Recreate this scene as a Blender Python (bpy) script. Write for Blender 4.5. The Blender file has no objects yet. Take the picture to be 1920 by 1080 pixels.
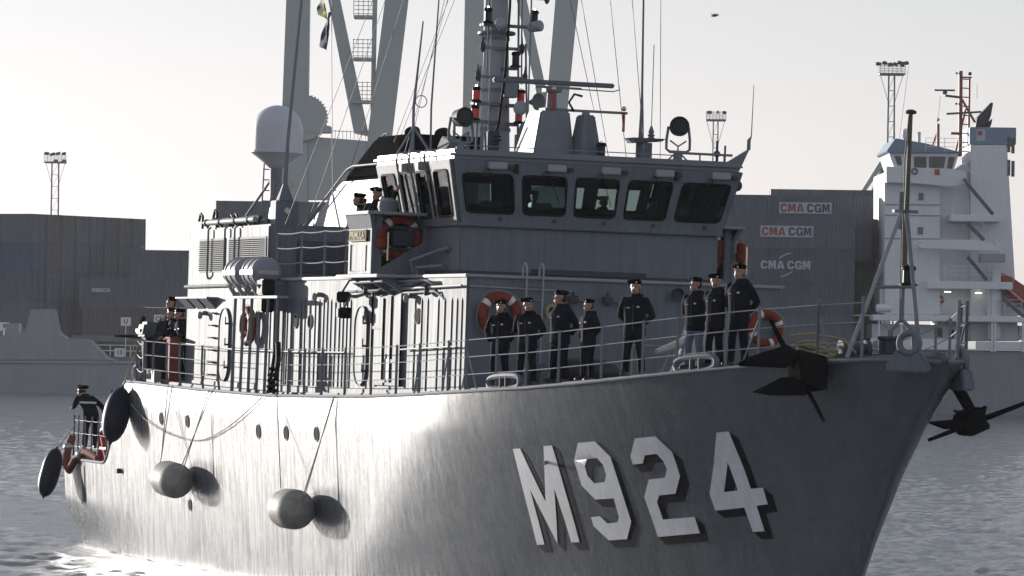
import bpy, bmesh, math, random
import numpy as np
from mathutils import Vector, Matrix, noise
from mathutils.geometry import tessellate_polygon
random.seed(7)
rnd = random.Random(11)
SC = bpy.context.scene
COL = SC.collection

# ---------------------------------------------------------------- camera
def Rx(a): return Matrix.Rotation(a, 3, 'X')
def Ry(a): return Matrix.Rotation(a, 3, 'Y')
def Rz(a): return Matrix.Rotation(a, 3, 'Z')
cam_d = bpy.data.cameras.new('camera')
cam = bpy.data.objects.new('camera', cam_d); COL.objects.link(cam)
cam_d.sensor_width = 36.0
cam_d.lens = 36.0 * 8800 / 1920
cam_d.clip_start = 1.0
cam_d.clip_end = 20000
_rc = Rx(math.atan(85 / 8800)) @ Ry(-0.013)
_r, _f, _u = _rc.col[0], _rc.col[1], _rc.col[2]
_m = Matrix((_r, _u, -_f)).transposed().to_4x4()
_m.translation = (0, 0, 6.2)
cam.matrix_world = _m
SC.camera = cam

# ---------------------------------------------------------------- sky, sun, exposure
SUN_EL, SUN_AZ = math.radians(5.5), math.radians(-41.0)      # azimuth measured from +Y towards +X
wd = bpy.data.worlds.new('World'); SC.world = wd; wd.use_nodes = True
nt = wd.node_tree; nt.nodes.clear()
sky = nt.nodes.new('ShaderNodeTexSky'); sky.sky_type = 'NISHITA'; sky.sun_disc = False
sky.sun_elevation = SUN_EL; sky.sun_rotation = SUN_AZ
sky.air_density = 1.0; sky.dust_density = 0.6; sky.ozone_density = 1.0; sky.altitude = 0
hsv = nt.nodes.new('ShaderNodeHueSaturation'); hsv.inputs['Saturation'].default_value = 0.36
bg = nt.nodes.new('ShaderNodeBackground'); bg.inputs[1].default_value = 0.14
wo = nt.nodes.new('ShaderNodeOutputWorld')
gm = nt.nodes.new('ShaderNodeGamma'); gm.inputs[1].default_value = 0.72      # hazy winter air: flatter sky
nt.links.new(sky.outputs[0], hsv.inputs['Color']); nt.links.new(hsv.outputs[0], gm.inputs[0]); wb = nt.nodes.new('ShaderNodeVectorMath'); wb.operation = 'MULTIPLY'; wb.inputs[1].default_value = (.97, .99, 1.13)      # camera white balance
nt.links.new(gm.outputs[0], wb.inputs[0]); nt.links.new(wb.outputs[0], bg.inputs[0]); nt.links.new(bg.outputs[0], wo.inputs[0])
sd = bpy.data.lights.new('sun', 'SUN'); sd.energy = 3.6; sd.angle = math.radians(0.6); sd.color = (1.0, 0.95, 0.88)
sun = bpy.data.objects.new('sun', sd); COL.objects.link(sun)
SUN_DIR = Vector((math.sin(SUN_AZ) * math.cos(SUN_EL), math.cos(SUN_AZ) * math.cos(SUN_EL), math.sin(SUN_EL)))
sun.rotation_euler = SUN_DIR.to_track_quat('Z', 'Y').to_euler()
vs = SC.view_settings
vs.view_transform = 'Standard'; vs.look = 'None'; vs.gamma = 1.0; vs.exposure = 0.82; vs.use_curve_mapping = False
SC.cycles.max_bounces = 8; SC.cycles.volume_bounces = 1
SC.cycles.caustics_reflective = False; SC.cycles.caustics_refractive = False
SC.cycles.use_denoising = True

# ---------------------------------------------------------------- materials
MATS = {}
def mat(name, col, rough=.5, metal=0.0, var=.10, scale=2.5, bump=0.0, bscale=30, spec=.5, streak=0.0, coat=0.0, rvar=0.0, emit=0.0):
    if name in MATS: return MATS[name]
    m = bpy.data.materials.new(name); m.use_nodes = True; MATS[name] = m
    t = m.node_tree; N = t.nodes; L = t.links
    p = N['Principled BSDF']
    p.inputs['Roughness'].default_value = rough; p.inputs['Metallic'].default_value = metal
    p.inputs['Specular IOR Level'].default_value = spec
    p.inputs['Coat Weight'].default_value = coat; p.inputs['Coat Roughness'].default_value = .12
    c = (*col, 1)
    tc = N.new('ShaderNodeTexCoord')
    if var > 0:
        nz = N.new('ShaderNodeTexNoise'); nz.inputs['Scale'].default_value = scale; nz.inputs['Detail'].default_value = 6; nz.inputs['Roughness'].default_value = .65
        L.new(tc.outputs['Object'], nz.inputs['Vector'])
        mr = N.new('ShaderNodeMapRange'); mr.inputs[1].default_value = .25; mr.inputs[2].default_value = .75
        mr.inputs[3].default_value = 1 - var; mr.inputs[4].default_value = 1 + var
        L.new(nz.outputs['Fac'], mr.inputs[0])
        mx = N.new('ShaderNodeVectorMath'); mx.operation = 'SCALE'; mx.inputs[0].default_value = col
        L.new(mr.outputs[0], mx.inputs['Scale']); out = mx.outputs[0]
        if streak > 0:
            mp = N.new('ShaderNodeMapping'); mp.inputs['Scale'].default_value = (3.2, 3.2, .16)
            L.new(tc.outputs['Object'], mp.inputs['Vector'])
            n2 = N.new('ShaderNodeTexNoise'); n2.inputs['Scale'].default_value = 2.2; n2.inputs['Detail'].default_value = 7; n2.inputs['Roughness'].default_value = .7
            L.new(mp.outputs[0], n2.inputs['Vector'])
            m2 = N.new('ShaderNodeMapRange'); m2.inputs[1].default_value = .38; m2.inputs[2].default_value = .68; m2.inputs[3].default_value = 1 + streak * .4; m2.inputs[4].default_value = 1 - streak
            L.new(n2.outputs['Fac'], m2.inputs[0])
            s2 = N.new('ShaderNodeVectorMath'); s2.operation = 'SCALE'; L.new(out, s2.inputs[0]); L.new(m2.outputs[0], s2.inputs['Scale']); out = s2.outputs[0]
            if rvar > 0:
                m3 = N.new('ShaderNodeMapRange'); m3.inputs[1].default_value = .35; m3.inputs[2].default_value = .7; m3.inputs[3].default_value = rough - rvar; m3.inputs[4].default_value = rough + rvar
                L.new(n2.outputs['Fac'], m3.inputs[0]); L.new(m3.outputs[0], p.inputs['Roughness'])
        L.new(out, p.inputs['Base Color'])
        if rvar > .06:      # slow unevenness of the moulded plating
            mq = N.new('ShaderNodeMapping'); mq.inputs['Scale'].default_value = (1.1, 1.1, .35); L.new(tc.outputs['Object'], mq.inputs['Vector'])
            n4 = N.new('ShaderNodeTexNoise'); n4.inputs['Scale'].default_value = 1.0; n4.inputs['Detail'].default_value = 5; n4.inputs['Roughness'].default_value = .6; L.new(mq.outputs[0], n4.inputs['Vector'])
            b4 = N.new('ShaderNodeBump'); b4.inputs['Strength'].default_value = .35; b4.inputs['Distance'].default_value = .06
            L.new(n4.outputs['Fac'], b4.inputs['Height']); L.new(b4.outputs[0], p.inputs['Normal']); bump = 0
    else:
        p.inputs['Base Color'].default_value = c
    if bump > 0:
        nb = N.new('ShaderNodeTexNoise'); nb.inputs['Scale'].default_value = bscale; nb.inputs['Detail'].default_value = 4
        L.new(tc.outputs['Object'], nb.inputs['Vector'])
        b = N.new('ShaderNodeBump'); b.inputs['Strength'].default_value = bump; b.inputs['Distance'].default_value = .02
        L.new(nb.outputs['Fac'], b.inputs['Height']); L.new(b.outputs[0], p.inputs['Normal'])
    if emit > 0:
        p.inputs['Emission Color'].default_value = c; p.inputs['Emission Strength'].default_value = emit
    return m

def glass(name, tint=(.55, .6, .6), rough=.02, alpha=.35):
    if name in MATS: return MATS[name]
    m = bpy.data.materials.new(name); m.use_nodes = True; MATS[name] = m
    t = m.node_tree; N = t.nodes; L = t.links; N.remove(N['Principled BSDF'])
    tr = N.new('ShaderNodeBsdfTransparent'); tr.inputs[0].default_value = (*tint, 1)
    gl = N.new('ShaderNodeBsdfGlossy'); gl.inputs['Roughness'].default_value = rough
    fr = N.new('ShaderNodeFresnel'); fr.inputs[0].default_value = 1.5
    mx = N.new('ShaderNodeMixShader')
    L.new(fr.outputs[0], mx.inputs[0]); L.new(tr.outputs[0], mx.inputs[1]); L.new(gl.outputs[0], mx.inputs[2])
    L.new(mx.outputs[0], N['Material Output'].inputs[0])
    return m

GREY = mat('navy_grey_paint', (.182, .196, .22), .62, spec=.14, var=.07, scale=1.3, streak=.16, bump=.03, bscale=14, rvar=.05)
HULLP = mat('hull_grey_paint', (.132, .144, .16), .285, spec=.72, var=.10, scale=.9, streak=.27, bump=.02, bscale=5, rvar=.08)
GLOSSG = mat('fresh_gloss_grey', (.19, .203, .225), .38, var=.06, scale=1.3, streak=.10, spec=.5)
DECK = mat('deck_grey', (.11, .12, .13), .7, var=.15, bump=.2, bscale=60)
DGREY = mat('dark_grey_fitting', (.07, .078, .09), .65, spec=.15, var=.1)
RAILP = mat('rail_grey', (.22, .235, .26), .6, spec=.2, var=.08)
LIGHTP = mat('pale_grey_paint', (.36, .37, .38), .6, spec=.2, var=.08)
WHITE = mat('white_paint', (.74, .74, .73), .4, var=.06)
NUMW = mat('number_pale_grey', (.87, .88, .90), .5, var=.05, streak=.12)
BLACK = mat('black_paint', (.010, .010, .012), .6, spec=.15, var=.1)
FBLACK = mat('funnel_black', (.016, .016, .018), .9, var=.2, spec=0)
RUBBER = mat('rubber', (.016, .016, .018), .7, spec=.15, var=.2)
ORANGE = mat('orange_plastic', (.24, .045, .03), .7, var=.25, spec=.2)
REDP = mat('red_paint', (.45, .03, .025), .4, var=.15)
REFL = mat('reflective_white', (.75, .75, .72), .4, var=.05)
BROWNW = mat('varnished_wood', (.05, .026, .014), .7, var=.3, scale=6, spec=.1)
CREAM = mat('cream_letter_paint', (.55, .48, .32), .7, var=.05, spec=.1)
BRASS = mat('polished_brass', (.75, .62, .35), .28, metal=1.0, var=.1)
STEEL = mat('bare_steel', (.45, .45, .45), .3, metal=1.0, var=.1)
RWIRE = mat('rail_wire', (.34, .345, .35), .6, var=.1, spec=.2)
WIRE = mat('steel_wire', (.16, .165, .17), .6, var=.1, spec=.25)
ROPE = mat('pale_rope', (.32, .29, .24), .8, var=.2, scale=40)
DARKIN = mat('interior_dark', (.03, .032, .033), .7, var=.1)
NAVYF = mat('navy_fender', (.010, .011, .026), .5, spec=.3, var=.15)
FENDP = mat('pale_fender', (.36, .345, .31), .6, var=.35, scale=5, bump=.12, bscale=14, spec=.25)
GLASS = glass('bridge_glass', (.62, .68, .67), .015)
PORTG = mat('porthole_dark', (.012, .013, .013), .8, var=0, spec=.05)
DGLASS = mat('dark_port_glass', (.03, .032, .032), .25, var=0, spec=.2)
REDLENS = mat('red_lamp_lens', (.75, .02, .015), .15, var=0)
GREENLENS = mat('green_lamp_lens', (.02, .22, .10), .15, var=0)
CANVAS = mat('white_canvas', (.50, .50, .48), .85, var=.15, bump=.3, bscale=9)

# ---------------------------------------------------------------- mesh helpers
class MB:
    def __init__(s): s.v = []; s.f = []
    def add(s, vs, fs):
        o = len(s.v); s.v += [tuple(map(float, v)) for v in vs]; s.f += [tuple(i + o for i in f) for f in fs]; return s
    def hexa(s, p):     # 8 points: bottom 4, top 4
        return s.add(p, [(3, 2, 1, 0), (4, 5, 6, 7), (0, 1, 5, 4), (1, 2, 6, 5), (2, 3, 7, 6), (3, 0, 4, 7)])
    def box(s, lo, hi):
        x0, y0, z0 = lo; x1, y1, z1 = hi
        return s.hexa([(x0, y0, z0), (x1, y0, z0), (x1, y1, z0), (x0, y1, z0), (x0, y0, z1), (x1, y0, z1), (x1, y1, z1), (x0, y1, z1)])
    def cbox(s, c, d, R=None):
        c = Vector(c); pts = []
        for k in (-.5, .5):
            for i, j in ((-.5, -.5), (.5, -.5), (.5, .5), (-.5, .5)):
                p = Vector((d[0] * i, d[1] * j, d[2] * k))
                if R is not None: p = R @ p
                pts.append(c + p)
        return s.hexa(pts)
    def prism(s, poly, ext):      # planar polygon extruded by a vector
        n = len(poly); e = Vector(ext); top = [Vector(p) + e for p in poly]
        fs = [tuple(range(n))[::-1], tuple(range(n, 2 * n))] + [(i, (i + 1) % n, n + (i + 1) % n, n + i) for i in range(n)]
        return s.add(list(poly) + top, fs)
    def cone(s, p0, p1, r0, r1=None, n=12, caps=True):
        if r1 is None: r1 = r0
        p0 = Vector(p0); p1 = Vector(p1); d = (p1 - p0).normalized()
        x = d.orthogonal().normalized(); y = d.cross(x)
        vs = []
        for p, r in ((p0, r0), (p1, r1)):
            for i in range(n):
                a = 2 * math.pi * i / n; vs.append(p + x * math.cos(a) * r + y * math.sin(a) * r)
        fs = [(i, (i + 1) % n, n + (i + 1) % n, n + i) for i in range(n)]
        if caps: fs += [tuple(range(n))[::-1], tuple(range(n, 2 * n))]
        return s.add(vs, fs)
    def tube(s, path, r, n=6, closed=False):
        path = [Vector(p) for p in path]; m = len(path); vs = []; x = None
        for i, p in enumerate(path):
            if closed: d = path[(i + 1) % m] - path[i - 1]
            else: d = path[min(i + 1, m - 1)] - path[max(i - 1, 0)]
            d.normalize()
            if x is None: x = d.orthogonal().normalized()
            x = (x - d * x.dot(d)); x = x.normalized() if x.length > 1e-6 else d.orthogonal().normalized()
            y = d.cross(x); rr = r[i] if isinstance(r, (list, tuple)) else r
            for k in range(n):
                a = 2 * math.pi * k / n; vs.append(p + x * math.cos(a) * rr + y * math.sin(a) * rr)
        fs = []
        for i in range(m if closed else m - 1):
            j = (i + 1) % m
            for k in range(n): fs.append((i * n + k, i * n + (k + 1) % n, j * n + (k + 1) % n, j * n + k))
        if not closed: fs += [tuple(range(n))[::-1], tuple(range((m - 1) * n, m * n))]
        return s.add(vs, fs)
    def lathe(s, base, axis, prof, n=24, x=None):     # prof: (distance along axis, radius)
        base = Vector(base); d = Vector(axis).normalized(); x = Vector(x).normalized() if x is not None else d.orthogonal().normalized(); y = d.cross(x)
        vs = []; rows = []
        for h, r in prof:
            if r < 1e-5: rows.append([len(vs)]); vs.append(base + d * h)
            else:
                rows.append(list(range(len(vs), len(vs) + n)))
                for k in range(n):
                    a = 2 * math.pi * k / n; vs.append(base + d * h + x * math.cos(a) * r + y * math.sin(a) * r)
        fs = []
        for A, B in zip(rows, rows[1:]):
            for k in range(n):
                k2 = (k + 1) % n
                if len(A) == 1 and len(B) == 1: continue
                if len(A) == 1: fs.append((A[0], B[k], B[k2]))
                elif len(B) == 1: fs.append((A[k], A[k2], B[0]))
                else: fs.append((A[k], A[k2], B[k2], B[k]))
        if len(rows[0]) > 1: fs.append(tuple(rows[0])[::-1])
        if len(rows[-1]) > 1: fs.append(tuple(rows[-1]))
        return s.add(vs, fs)
    def ball(s, c, r, n=12, sc=(1, 1, 1)):
        m = max(6, n * 2 // 3); c = Vector(c); vs = []; rows = []
        for i in range(m + 1):
            t = math.pi * i / m
            if i in (0, m): rows.append([len(vs)]); vs.append(c + Vector((0, 0, r * sc[2] * math.cos(t))))
            else:
                rows.append(list(range(len(vs), len(vs) + n)))
                for k in range(n):
                    a = 2 * math.pi * k / n
                    vs.append(c + Vector((r * sc[0] * math.sin(t) * math.cos(a), r * sc[1] * math.sin(t) * math.sin(a), r * sc[2] * math.cos(t))))
        fs = []
        for A, B in zip(rows, rows[1:]):
            for k in range(n):
                k2 = (k + 1) % n
                if len(A) == 1: fs.append((A[0], B[k], B[k2]))
                elif len(B) == 1: fs.append((A[k], B[0], A[k2]))
                else: fs.append((A[k], B[k], B[k2], A[k2]))
        return s.add(vs, fs)
    def torus(s, c, axis, R, r, n=28, m=10):
        d = Vector(axis).normalized(); x = d.orthogonal().normalized(); y = d.cross(x)
        return s.tube([Vector(c) + x * math.cos(2 * math.pi * i / n) * R + y * math.sin(2 * math.pi * i / n) * R for i in range(n)], r, m, True)
    def mesh(s, name, material, smooth=True, bevel=0.0, ship=False, autos=40, fixn=True):
        me = bpy.data.meshes.new(name)
        vs = [(-x, -y, z) for x, y, z in s.v] if ship else s.v
        me.from_pydata(vs, [], s.f)
        bm = bmesh.new(); bm.from_mesh(me)
        if fixn: bmesh.ops.recalc_face_normals(bm, faces=bm.faces)
        if bevel > 0:
            es = [e for e in bm.edges if len(e.link_faces) == 2 and e.calc_face_angle(0) > math.radians(35)]
            bmesh.ops.bevel(bm, geom=es, offset=bevel, segments=2, affect='EDGES', clamp_overlap=True)
        if smooth:
            for f in bm.faces: f.smooth = True
            for e in bm.edges:
                if len(e.link_faces) == 2 and e.calc_face_angle(0) > math.radians(autos): e.smooth = False
        bm.to_mesh(me); bm.free()
        for m in (material if isinstance(material, (list, tuple)) else [material]): me.materials.append(m)
        return me
    def build(s, name, material, parent=None, ship=True, **k):
        me = s.mesh(name, material, ship=ship, **k)
        return link(name, me, parent)

def link(name, me, parent=None):
    o = bpy.data.objects.new(name, me); COL.objects.link(o)
    if parent is not None: o.parent = parent
    return o
def tag(o, label=None, cat=None, group=None, kind=None):
    if label: o['label'] = label
    if cat: o['category'] = cat
    if group: o['group'] = group
    if kind: o['kind'] = kind
    return o
def empty(name, matrix):
    o = bpy.data.objects.new(name, None); COL.objects.link(o); o.matrix_world = matrix; o.empty_display_size = .2
    return o
def children(o): return [c for c in COL.objects if c.parent is o]
def copy_tree(o, parent=None):
    c = o.copy(); COL.objects.link(c)
    if parent is not None: c.parent = parent
    for ch in children(o): copy_tree(ch, c)
    return c
def text_mesh(txt, size, material, bold=.02, shear=0, extrude=.004, align='CENTER', xs=1.0):
    cu = bpy.data.curves.new('text', 'FONT'); cu.body = txt; cu.size = size; cu.offset = bold * size; cu.shear = shear; cu.extrude = extrude
    cu.align_x = align; cu.align_y = 'CENTER'; cu.resolution_u = 3
    o = bpy.data.objects.new('text', cu); COL.objects.link(o)
    dg = bpy.context.evaluated_depsgraph_get()
    me = bpy.data.meshes.new_from_object(o.evaluated_get(dg))
    bpy.data.objects.remove(o); bpy.data.curves.remove(cu)
    for v in me.vertices: v.co.x *= xs
    me.materials.clear(); me.materials.append(material)
    return me
def sag(p0, p1, d, n=12):
    p0 = Vector(p0); p1 = Vector(p1)
    return [p0.lerp(p1, i / n) - Vector((0, 0, d * 4 * (i / n) * (1 - i / n))) for i in range(n + 1)]

# ---------------------------------------------------------------- water
# ---- the warship's frame: a = metres aft of the stem head, b = metres to starboard, z = metres above the water
SHIP_M = Matrix.Translation((8.2445, 88.5, 0)) @ (Rz(math.radians(-70.2472)) @ Rx(-0.020)).to_4x4()
def lerp(a, b, t): return a + (b - a) * t
def sm(t): t = min(max(t, 0), 1); return t * t * (3 - 2 * t)
def stem(z): return float(np.interp(z, [-1, 0, 1.53, 2.18, 3.57, 4.52, 5.8], [5.75, 5.0, 4.0, 3.6, 2.6, 1.75, 0.35]))
def hb(a, z):
    t = min(max(z / 5.6, -.1), 1.05); ap = a - stem(z)
    if ap <= 0: return 0.
    L = lerp(19, 15.5, t); p = lerp(1.55, 2.05, t); B = lerp(4.15, 4.45, min(1, max(0, t * 1.4)))
    r = lerp(.10, .34, max(0, t) ** 1.5)
    b = r * math.sqrt(min(ap / .45, 1)) + (B - r) * (1 - (1 - min(ap / L, 1)) ** p)
    if a > 40:
        q = (a - 40) / 11.2; b -= lerp(.75, .25, sm((z + .2) / 1.5)) * q * q
    return b
_SA = [0, .28, .73, 1.31, 2.37, 3.8, 4.66, 6.07, 7.89, 9.36, 10.56, 12.46, 15.53, 18.49, 22.06, 25.6, 29.97, 36.17, 42, 43.5]
_SZ = [5.70, 5.74, 5.77, 5.76, 5.71, 5.61, 5.55, 5.44, 5.29, 5.17, 5.08, 4.96, 4.83, 4.71, 4.61, 4.55, 4.5, 4.55, 4.65, 4.66]
def sheer(a): return float(np.interp(a, _SA, _SZ))
def ztop(a):
    if a < 43.4: return sheer(a)
    return lerp(4.66, 2.36, sm((a - 43.4) / 2.8) ** .8)
def edge(a): return hb(a, sheer(a))
def hullp(a, z, out=0.0, side=1):
    b = hb(a, z)
    if out:
        e = .05; da = (hb(a + e, z) - hb(a - e, z)) / (2 * e); dz = (hb(a, z + e) - hb(a, z - e)) / (2 * e)
        n = Vector((-da, 1, -dz)).normalized(); v = Vector((a, b, z)) + n * out
        return (v.x, v.y * side, v.z)
    return (a, b * side, z)

# ---------------------------------------------------------------- harbour water, one sheet to the horizon
def make_water():
    def axis(dense0, dense1, step, far, grow):
        mid = list(np.arange(dense0, dense1, step)); hi = []; x = mid[-1]; d = step
        while x < far: d *= grow; x += d; hi.append(x)
        lo = []; x = mid[0]; d = step
        while x > -far: d *= grow; x -= d; lo.append(x)
        return np.array(lo[::-1] + mid + hi)
    xs = axis(-34, 34, .22, 9000, 1.35)
    ys = []; y = 66.0
    while y < 400: ys.append(y); y += .16 * (y / 80) ** 1.25
    d = 2.0
    while y < 12000: ys.append(y); d *= 1.25; y += d
    lo = []; y = 66.0; d = .3
    while y > -3000: d *= 1.4; y -= d; lo.append(y)
    ys = np.array(lo[::-1] + ys)
    X, Y = np.meshgrid(xs, ys); nx, ny = len(xs), len(ys)
    rg = np.random.default_rng(5); Z = np.zeros_like(X)
    for i in range(46):
        lam = .55 * (6 / .55) ** (rg.random() ** 2.2); th = math.radians(-40) + rg.normal(0, .75); k = 2 * math.pi / lam
        am = .0062 * lam ** .5; ph = rg.random() * 6.28
        c = (X * math.cos(th) + Y * math.sin(th)) * k + ph
        Z += am * (np.sin(c) + .25 * np.sin(2 * c + 1.3))
    fade = np.clip(1.2 - np.abs(X) / 45, 0, 1) * np.clip((Y - 40) / 25, 0, 1) * np.clip((900 - Y) / 300, 0, 1)
    # wash along the hull
    inv = SHIP_M.inverted()
    A = -(inv[0][0] * X + inv[0][1] * Y + inv[0][3]); Bb = -(inv[1][0] * X + inv[1][1] * Y + inv[1][3])
    wl = np.array([hb(a, 0.0) for a in np.arange(0, 51.3, .1)])
    bw = np.interp(A, np.arange(0, 51.3, .1), wl, left=0, right=2.9)
    dist = np.abs(Bb) - bw
    along = np.clip((A - 1) / 6, 0, 1)
    foam = np.exp(-np.clip(dist, 0, None) / (.25 + .014 * np.clip(A, 0, 80))) * along * np.where(A > 51.5, .8, 1)
    foam += .22 * np.exp(-((dist - (.8 + .075 * A)) / (.35 + .022 * A)) ** 2) * along * np.clip(1.4 - A / 90, 0, 1)
    rough = np.zeros_like(X)
    for i in range(20):
        lam = .5 + rg.random() * 1.6; th = rg.random() * 6.28; rough += .006 * lam * np.sin((X * math.cos(th) + Y * math.sin(th)) * 6.28 / lam + rg.random() * 6)
    Z = (Z + rough * np.clip(foam * 2, 0, 1.2)) * fade * np.clip(.25 + np.clip(dist, 0, None) / 3, 0, 1)
    co = np.stack([X, Y, Z], -1).reshape(-1, 3).astype(np.float32)
    me = bpy.data.meshes.new('water'); me.vertices.add(nx * ny); me.vertices.foreach_set('co', co.ravel())
    i = np.arange((nx - 1) * (ny - 1)); r = i // (nx - 1); c = i % (nx - 1); a = r * nx + c
    q = np.stack([a, a + 1, a + nx + 1, a + nx], -1).astype(np.int32)
    me.loops.add(q.size); me.loops.foreach_set('vertex_index', q.ravel()); me.polygons.add(len(q))
    me.polygons.foreach_set('loop_start', np.arange(0, q.size, 4, dtype=np.int32)); me.polygons.foreach_set('loop_total', np.full(len(q), 4, dtype=np.int32))
    me.polygons.foreach_set('use_smooth', np.ones(len(q), dtype=bool))
    me.update(); at = me.attributes.new('foam', 'FLOAT', 'POINT'); at.data.foreach_set('value', np.clip(foam, 0, 1).ravel().astype(np.float32))
    m = bpy.data.materials.new('harbour_water'); m.use_nodes = True; t = m.node_tree; N = t.nodes; L = t.links; p = N['Principled BSDF']
    p.inputs['Roughness'].default_value = .09; p.inputs['IOR'].default_value = 1.33
    tc = N.new('ShaderNodeTexCoord'); nz = N.new('ShaderNodeTexNoise'); nz.inputs['Scale'].default_value = 4.5; nz.inputs['Detail'].default_value = 8; nz.inputs['Roughness'].default_value = .72
    L.new(tc.outputs['Object'], nz.inputs['Vector'])
    bp = N.new('ShaderNodeBump'); bp.inputs['Strength'].default_value = .7; bp.inputs['Distance'].default_value = .10
    L.new(nz.outputs['Fac'], bp.inputs['Height']); L.new(bp.outputs[0], p.inputs['Normal'])
    af = N.new('ShaderNodeAttribute'); af.attribute_name = 'foam'
    n2 = N.new('ShaderNodeTexNoise'); n2.inputs['Scale'].default_value = 1.1; n2.inputs['Detail'].default_value = 9; n2.inputs['Roughness'].default_value = .75
    L.new(tc.outputs['Object'], n2.inputs['Vector'])
    ad = N.new('ShaderNodeMath'); ad.operation = 'ADD'; L.new(af.outputs['Fac'], ad.inputs[0]); L.new(n2.outputs['Fac'], ad.inputs[1])
    mr = N.new('ShaderNodeMapRange'); mr.inputs[1].default_value = 1.08; mr.inputs[2].default_value = 1.6; L.new(ad.outputs[0], mr.inputs[0])
    mx = N.new('ShaderNodeMix'); mx.data_type = 'RGBA'; mx.inputs[6].default_value = (.16, .17, .178, 1); mx.inputs[7].default_value = (.45, .46, .45, 1)
    L.new(mr.outputs[0], mx.inputs[0]); L.new(mx.outputs[2], p.inputs['Base Color'])
    r2 = N.new('ShaderNodeMapRange'); r2.inputs[3].default_value = .09; r2.inputs[4].default_value = .6; L.new(mr.outputs[0], r2.inputs[0]); L.new(r2.outputs[0], p.inputs['Roughness'])
    me.materials.append(m)
    tag(link('water', me), 'rippled grey harbour water round the ships', None, kind='structure')
make_water()

# ---------------------------------------------------------------- the warship
ship = empty('warship', SHIP_M)
tag(ship, 'grey naval minehunter numbered M924 under way in the foreground', 'warship')
def part(name, mb, m, parent=None, **k): return mb.build(name, m, parent or ship, **k)

# hull
def make_hull():
    NA, NZ = 190, 44; V = []; F = []
    for side in (1, -1):
        o = len(V)
        for j in range(NZ + 1):
            t = j / NZ
            for i in range(NA + 1):
                s = (i / NA) ** 1.45; a = 25 * s; z = 0
                for _ in range(6):
                    zt = ztop(a) if a > .36 else 5.74
                    z = -.7 + t * (zt + .7); a0 = stem(z); a = a0 + s * (51.2 - a0)
                V.append((a, hb(a, z) * side, z))
        for j in range(NZ):
            for i in range(NA):
                k = o + j * (NA + 1) + i; q = (k, k + 1, k + NA + 2, k + NA + 1); F.append(q if side == 1 else q[::-1])
    M = (NA + 1) * (NZ + 1)
    for j in range(NZ):
        k = j * (NA + 1) + NA; F.append((k, M + k, M + k + NA + 1, k + NA + 1))
    mb = MB(); mb.v = V; mb.f = F
    me = bpy.data.meshes.new('hull'); me.from_pydata([(-x, -y, z) for x, y, z in V], [], F)
    bm = bmesh.new(); bm.from_mesh(me); bmesh.ops.remove_doubles(bm, verts=bm.verts, dist=.0005); bmesh.ops.recalc_face_normals(bm, faces=bm.faces)
    for f in bm.faces: f.smooth = True
    for e in bm.edges:
        if len(e.link_faces) == 2 and e.calc_face_angle(0) > math.radians(50): e.smooth = False
    bm.to_mesh(me); bm.free(); me.materials.append(HULLP)
    return link('hull', me, ship)
hull = make_hull()

def strip(pts_l, pts_r):
    mb = MB(); n = len(pts_l); mb.add(list(pts_l) + list(pts_r), [(i, i + 1, n + i + 1, n + i) for i in range(n - 1)]); return mb
# foredeck and side decks (raised 0.1 m inside the waterway), quarterdeck, break bulkhead
AA = [.36 + .02 * i for i in range(6)] + list(np.arange(.6, 43.41, .4)) + [43.45]
mb = MB(); rows = []
for a in AA:
    e = max(edge(a) - .03, .02); z = sheer(a) - .02; i_ = max(e - .28, .01)
    rows.append([(a, e, z), (a, i_, z), (a, max(i_ - .03, .005), z + .12), (a, 0, z + .2), (a, -max(i_ - .03, .005), z + .12), (a, -i_, z), (a, -e, z)])
vs = [p for r in rows for p in r]; fs = []
for i in range(len(rows) - 1):
    for k in range(6): fs.append((i * 7 + k, i * 7 + k + 1, i * 7 + 8 + k, i * 7 + 7 + k))
mb.add(vs, fs); part('foredeck', mb, DECK, fixn=False)
mb = MB().hexa([(43.5, -4.0, 1.5), (51.0, -3.5, 1.5), (51.0, 3.5, 1.5), (43.5, 4.0, 1.5), (43.5, -4.0, 1.6), (51.0, -3.5, 1.6), (51.0, 3.5, 1.6), (43.5, 4.0, 1.6)]); part('quarterdeck', mb, DECK)
mb = MB().hexa([(43.38, -4.05, 1.6), (43.46, -4.05, 1.6), (43.46, 4.05, 1.6), (43.38, 4.05, 1.6), (43.38, -4.33, 4.6), (43.46, -4.33, 4.6), (43.46, 4.33, 4.6), (43.38, 4.33, 4.6)]); part('break_bulkhead', mb, GREY)
for s in (1, -1):
    g = MB().tube([(a, s * (hb(a, ztop(a)) + .0), ztop(a) + .01) for a in list(np.arange(.42, 43.5, .3)) + list(np.arange(43.6, 51.2, .2))], .04, 8)
    part('gunwale', g, GREY, hull)
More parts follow.
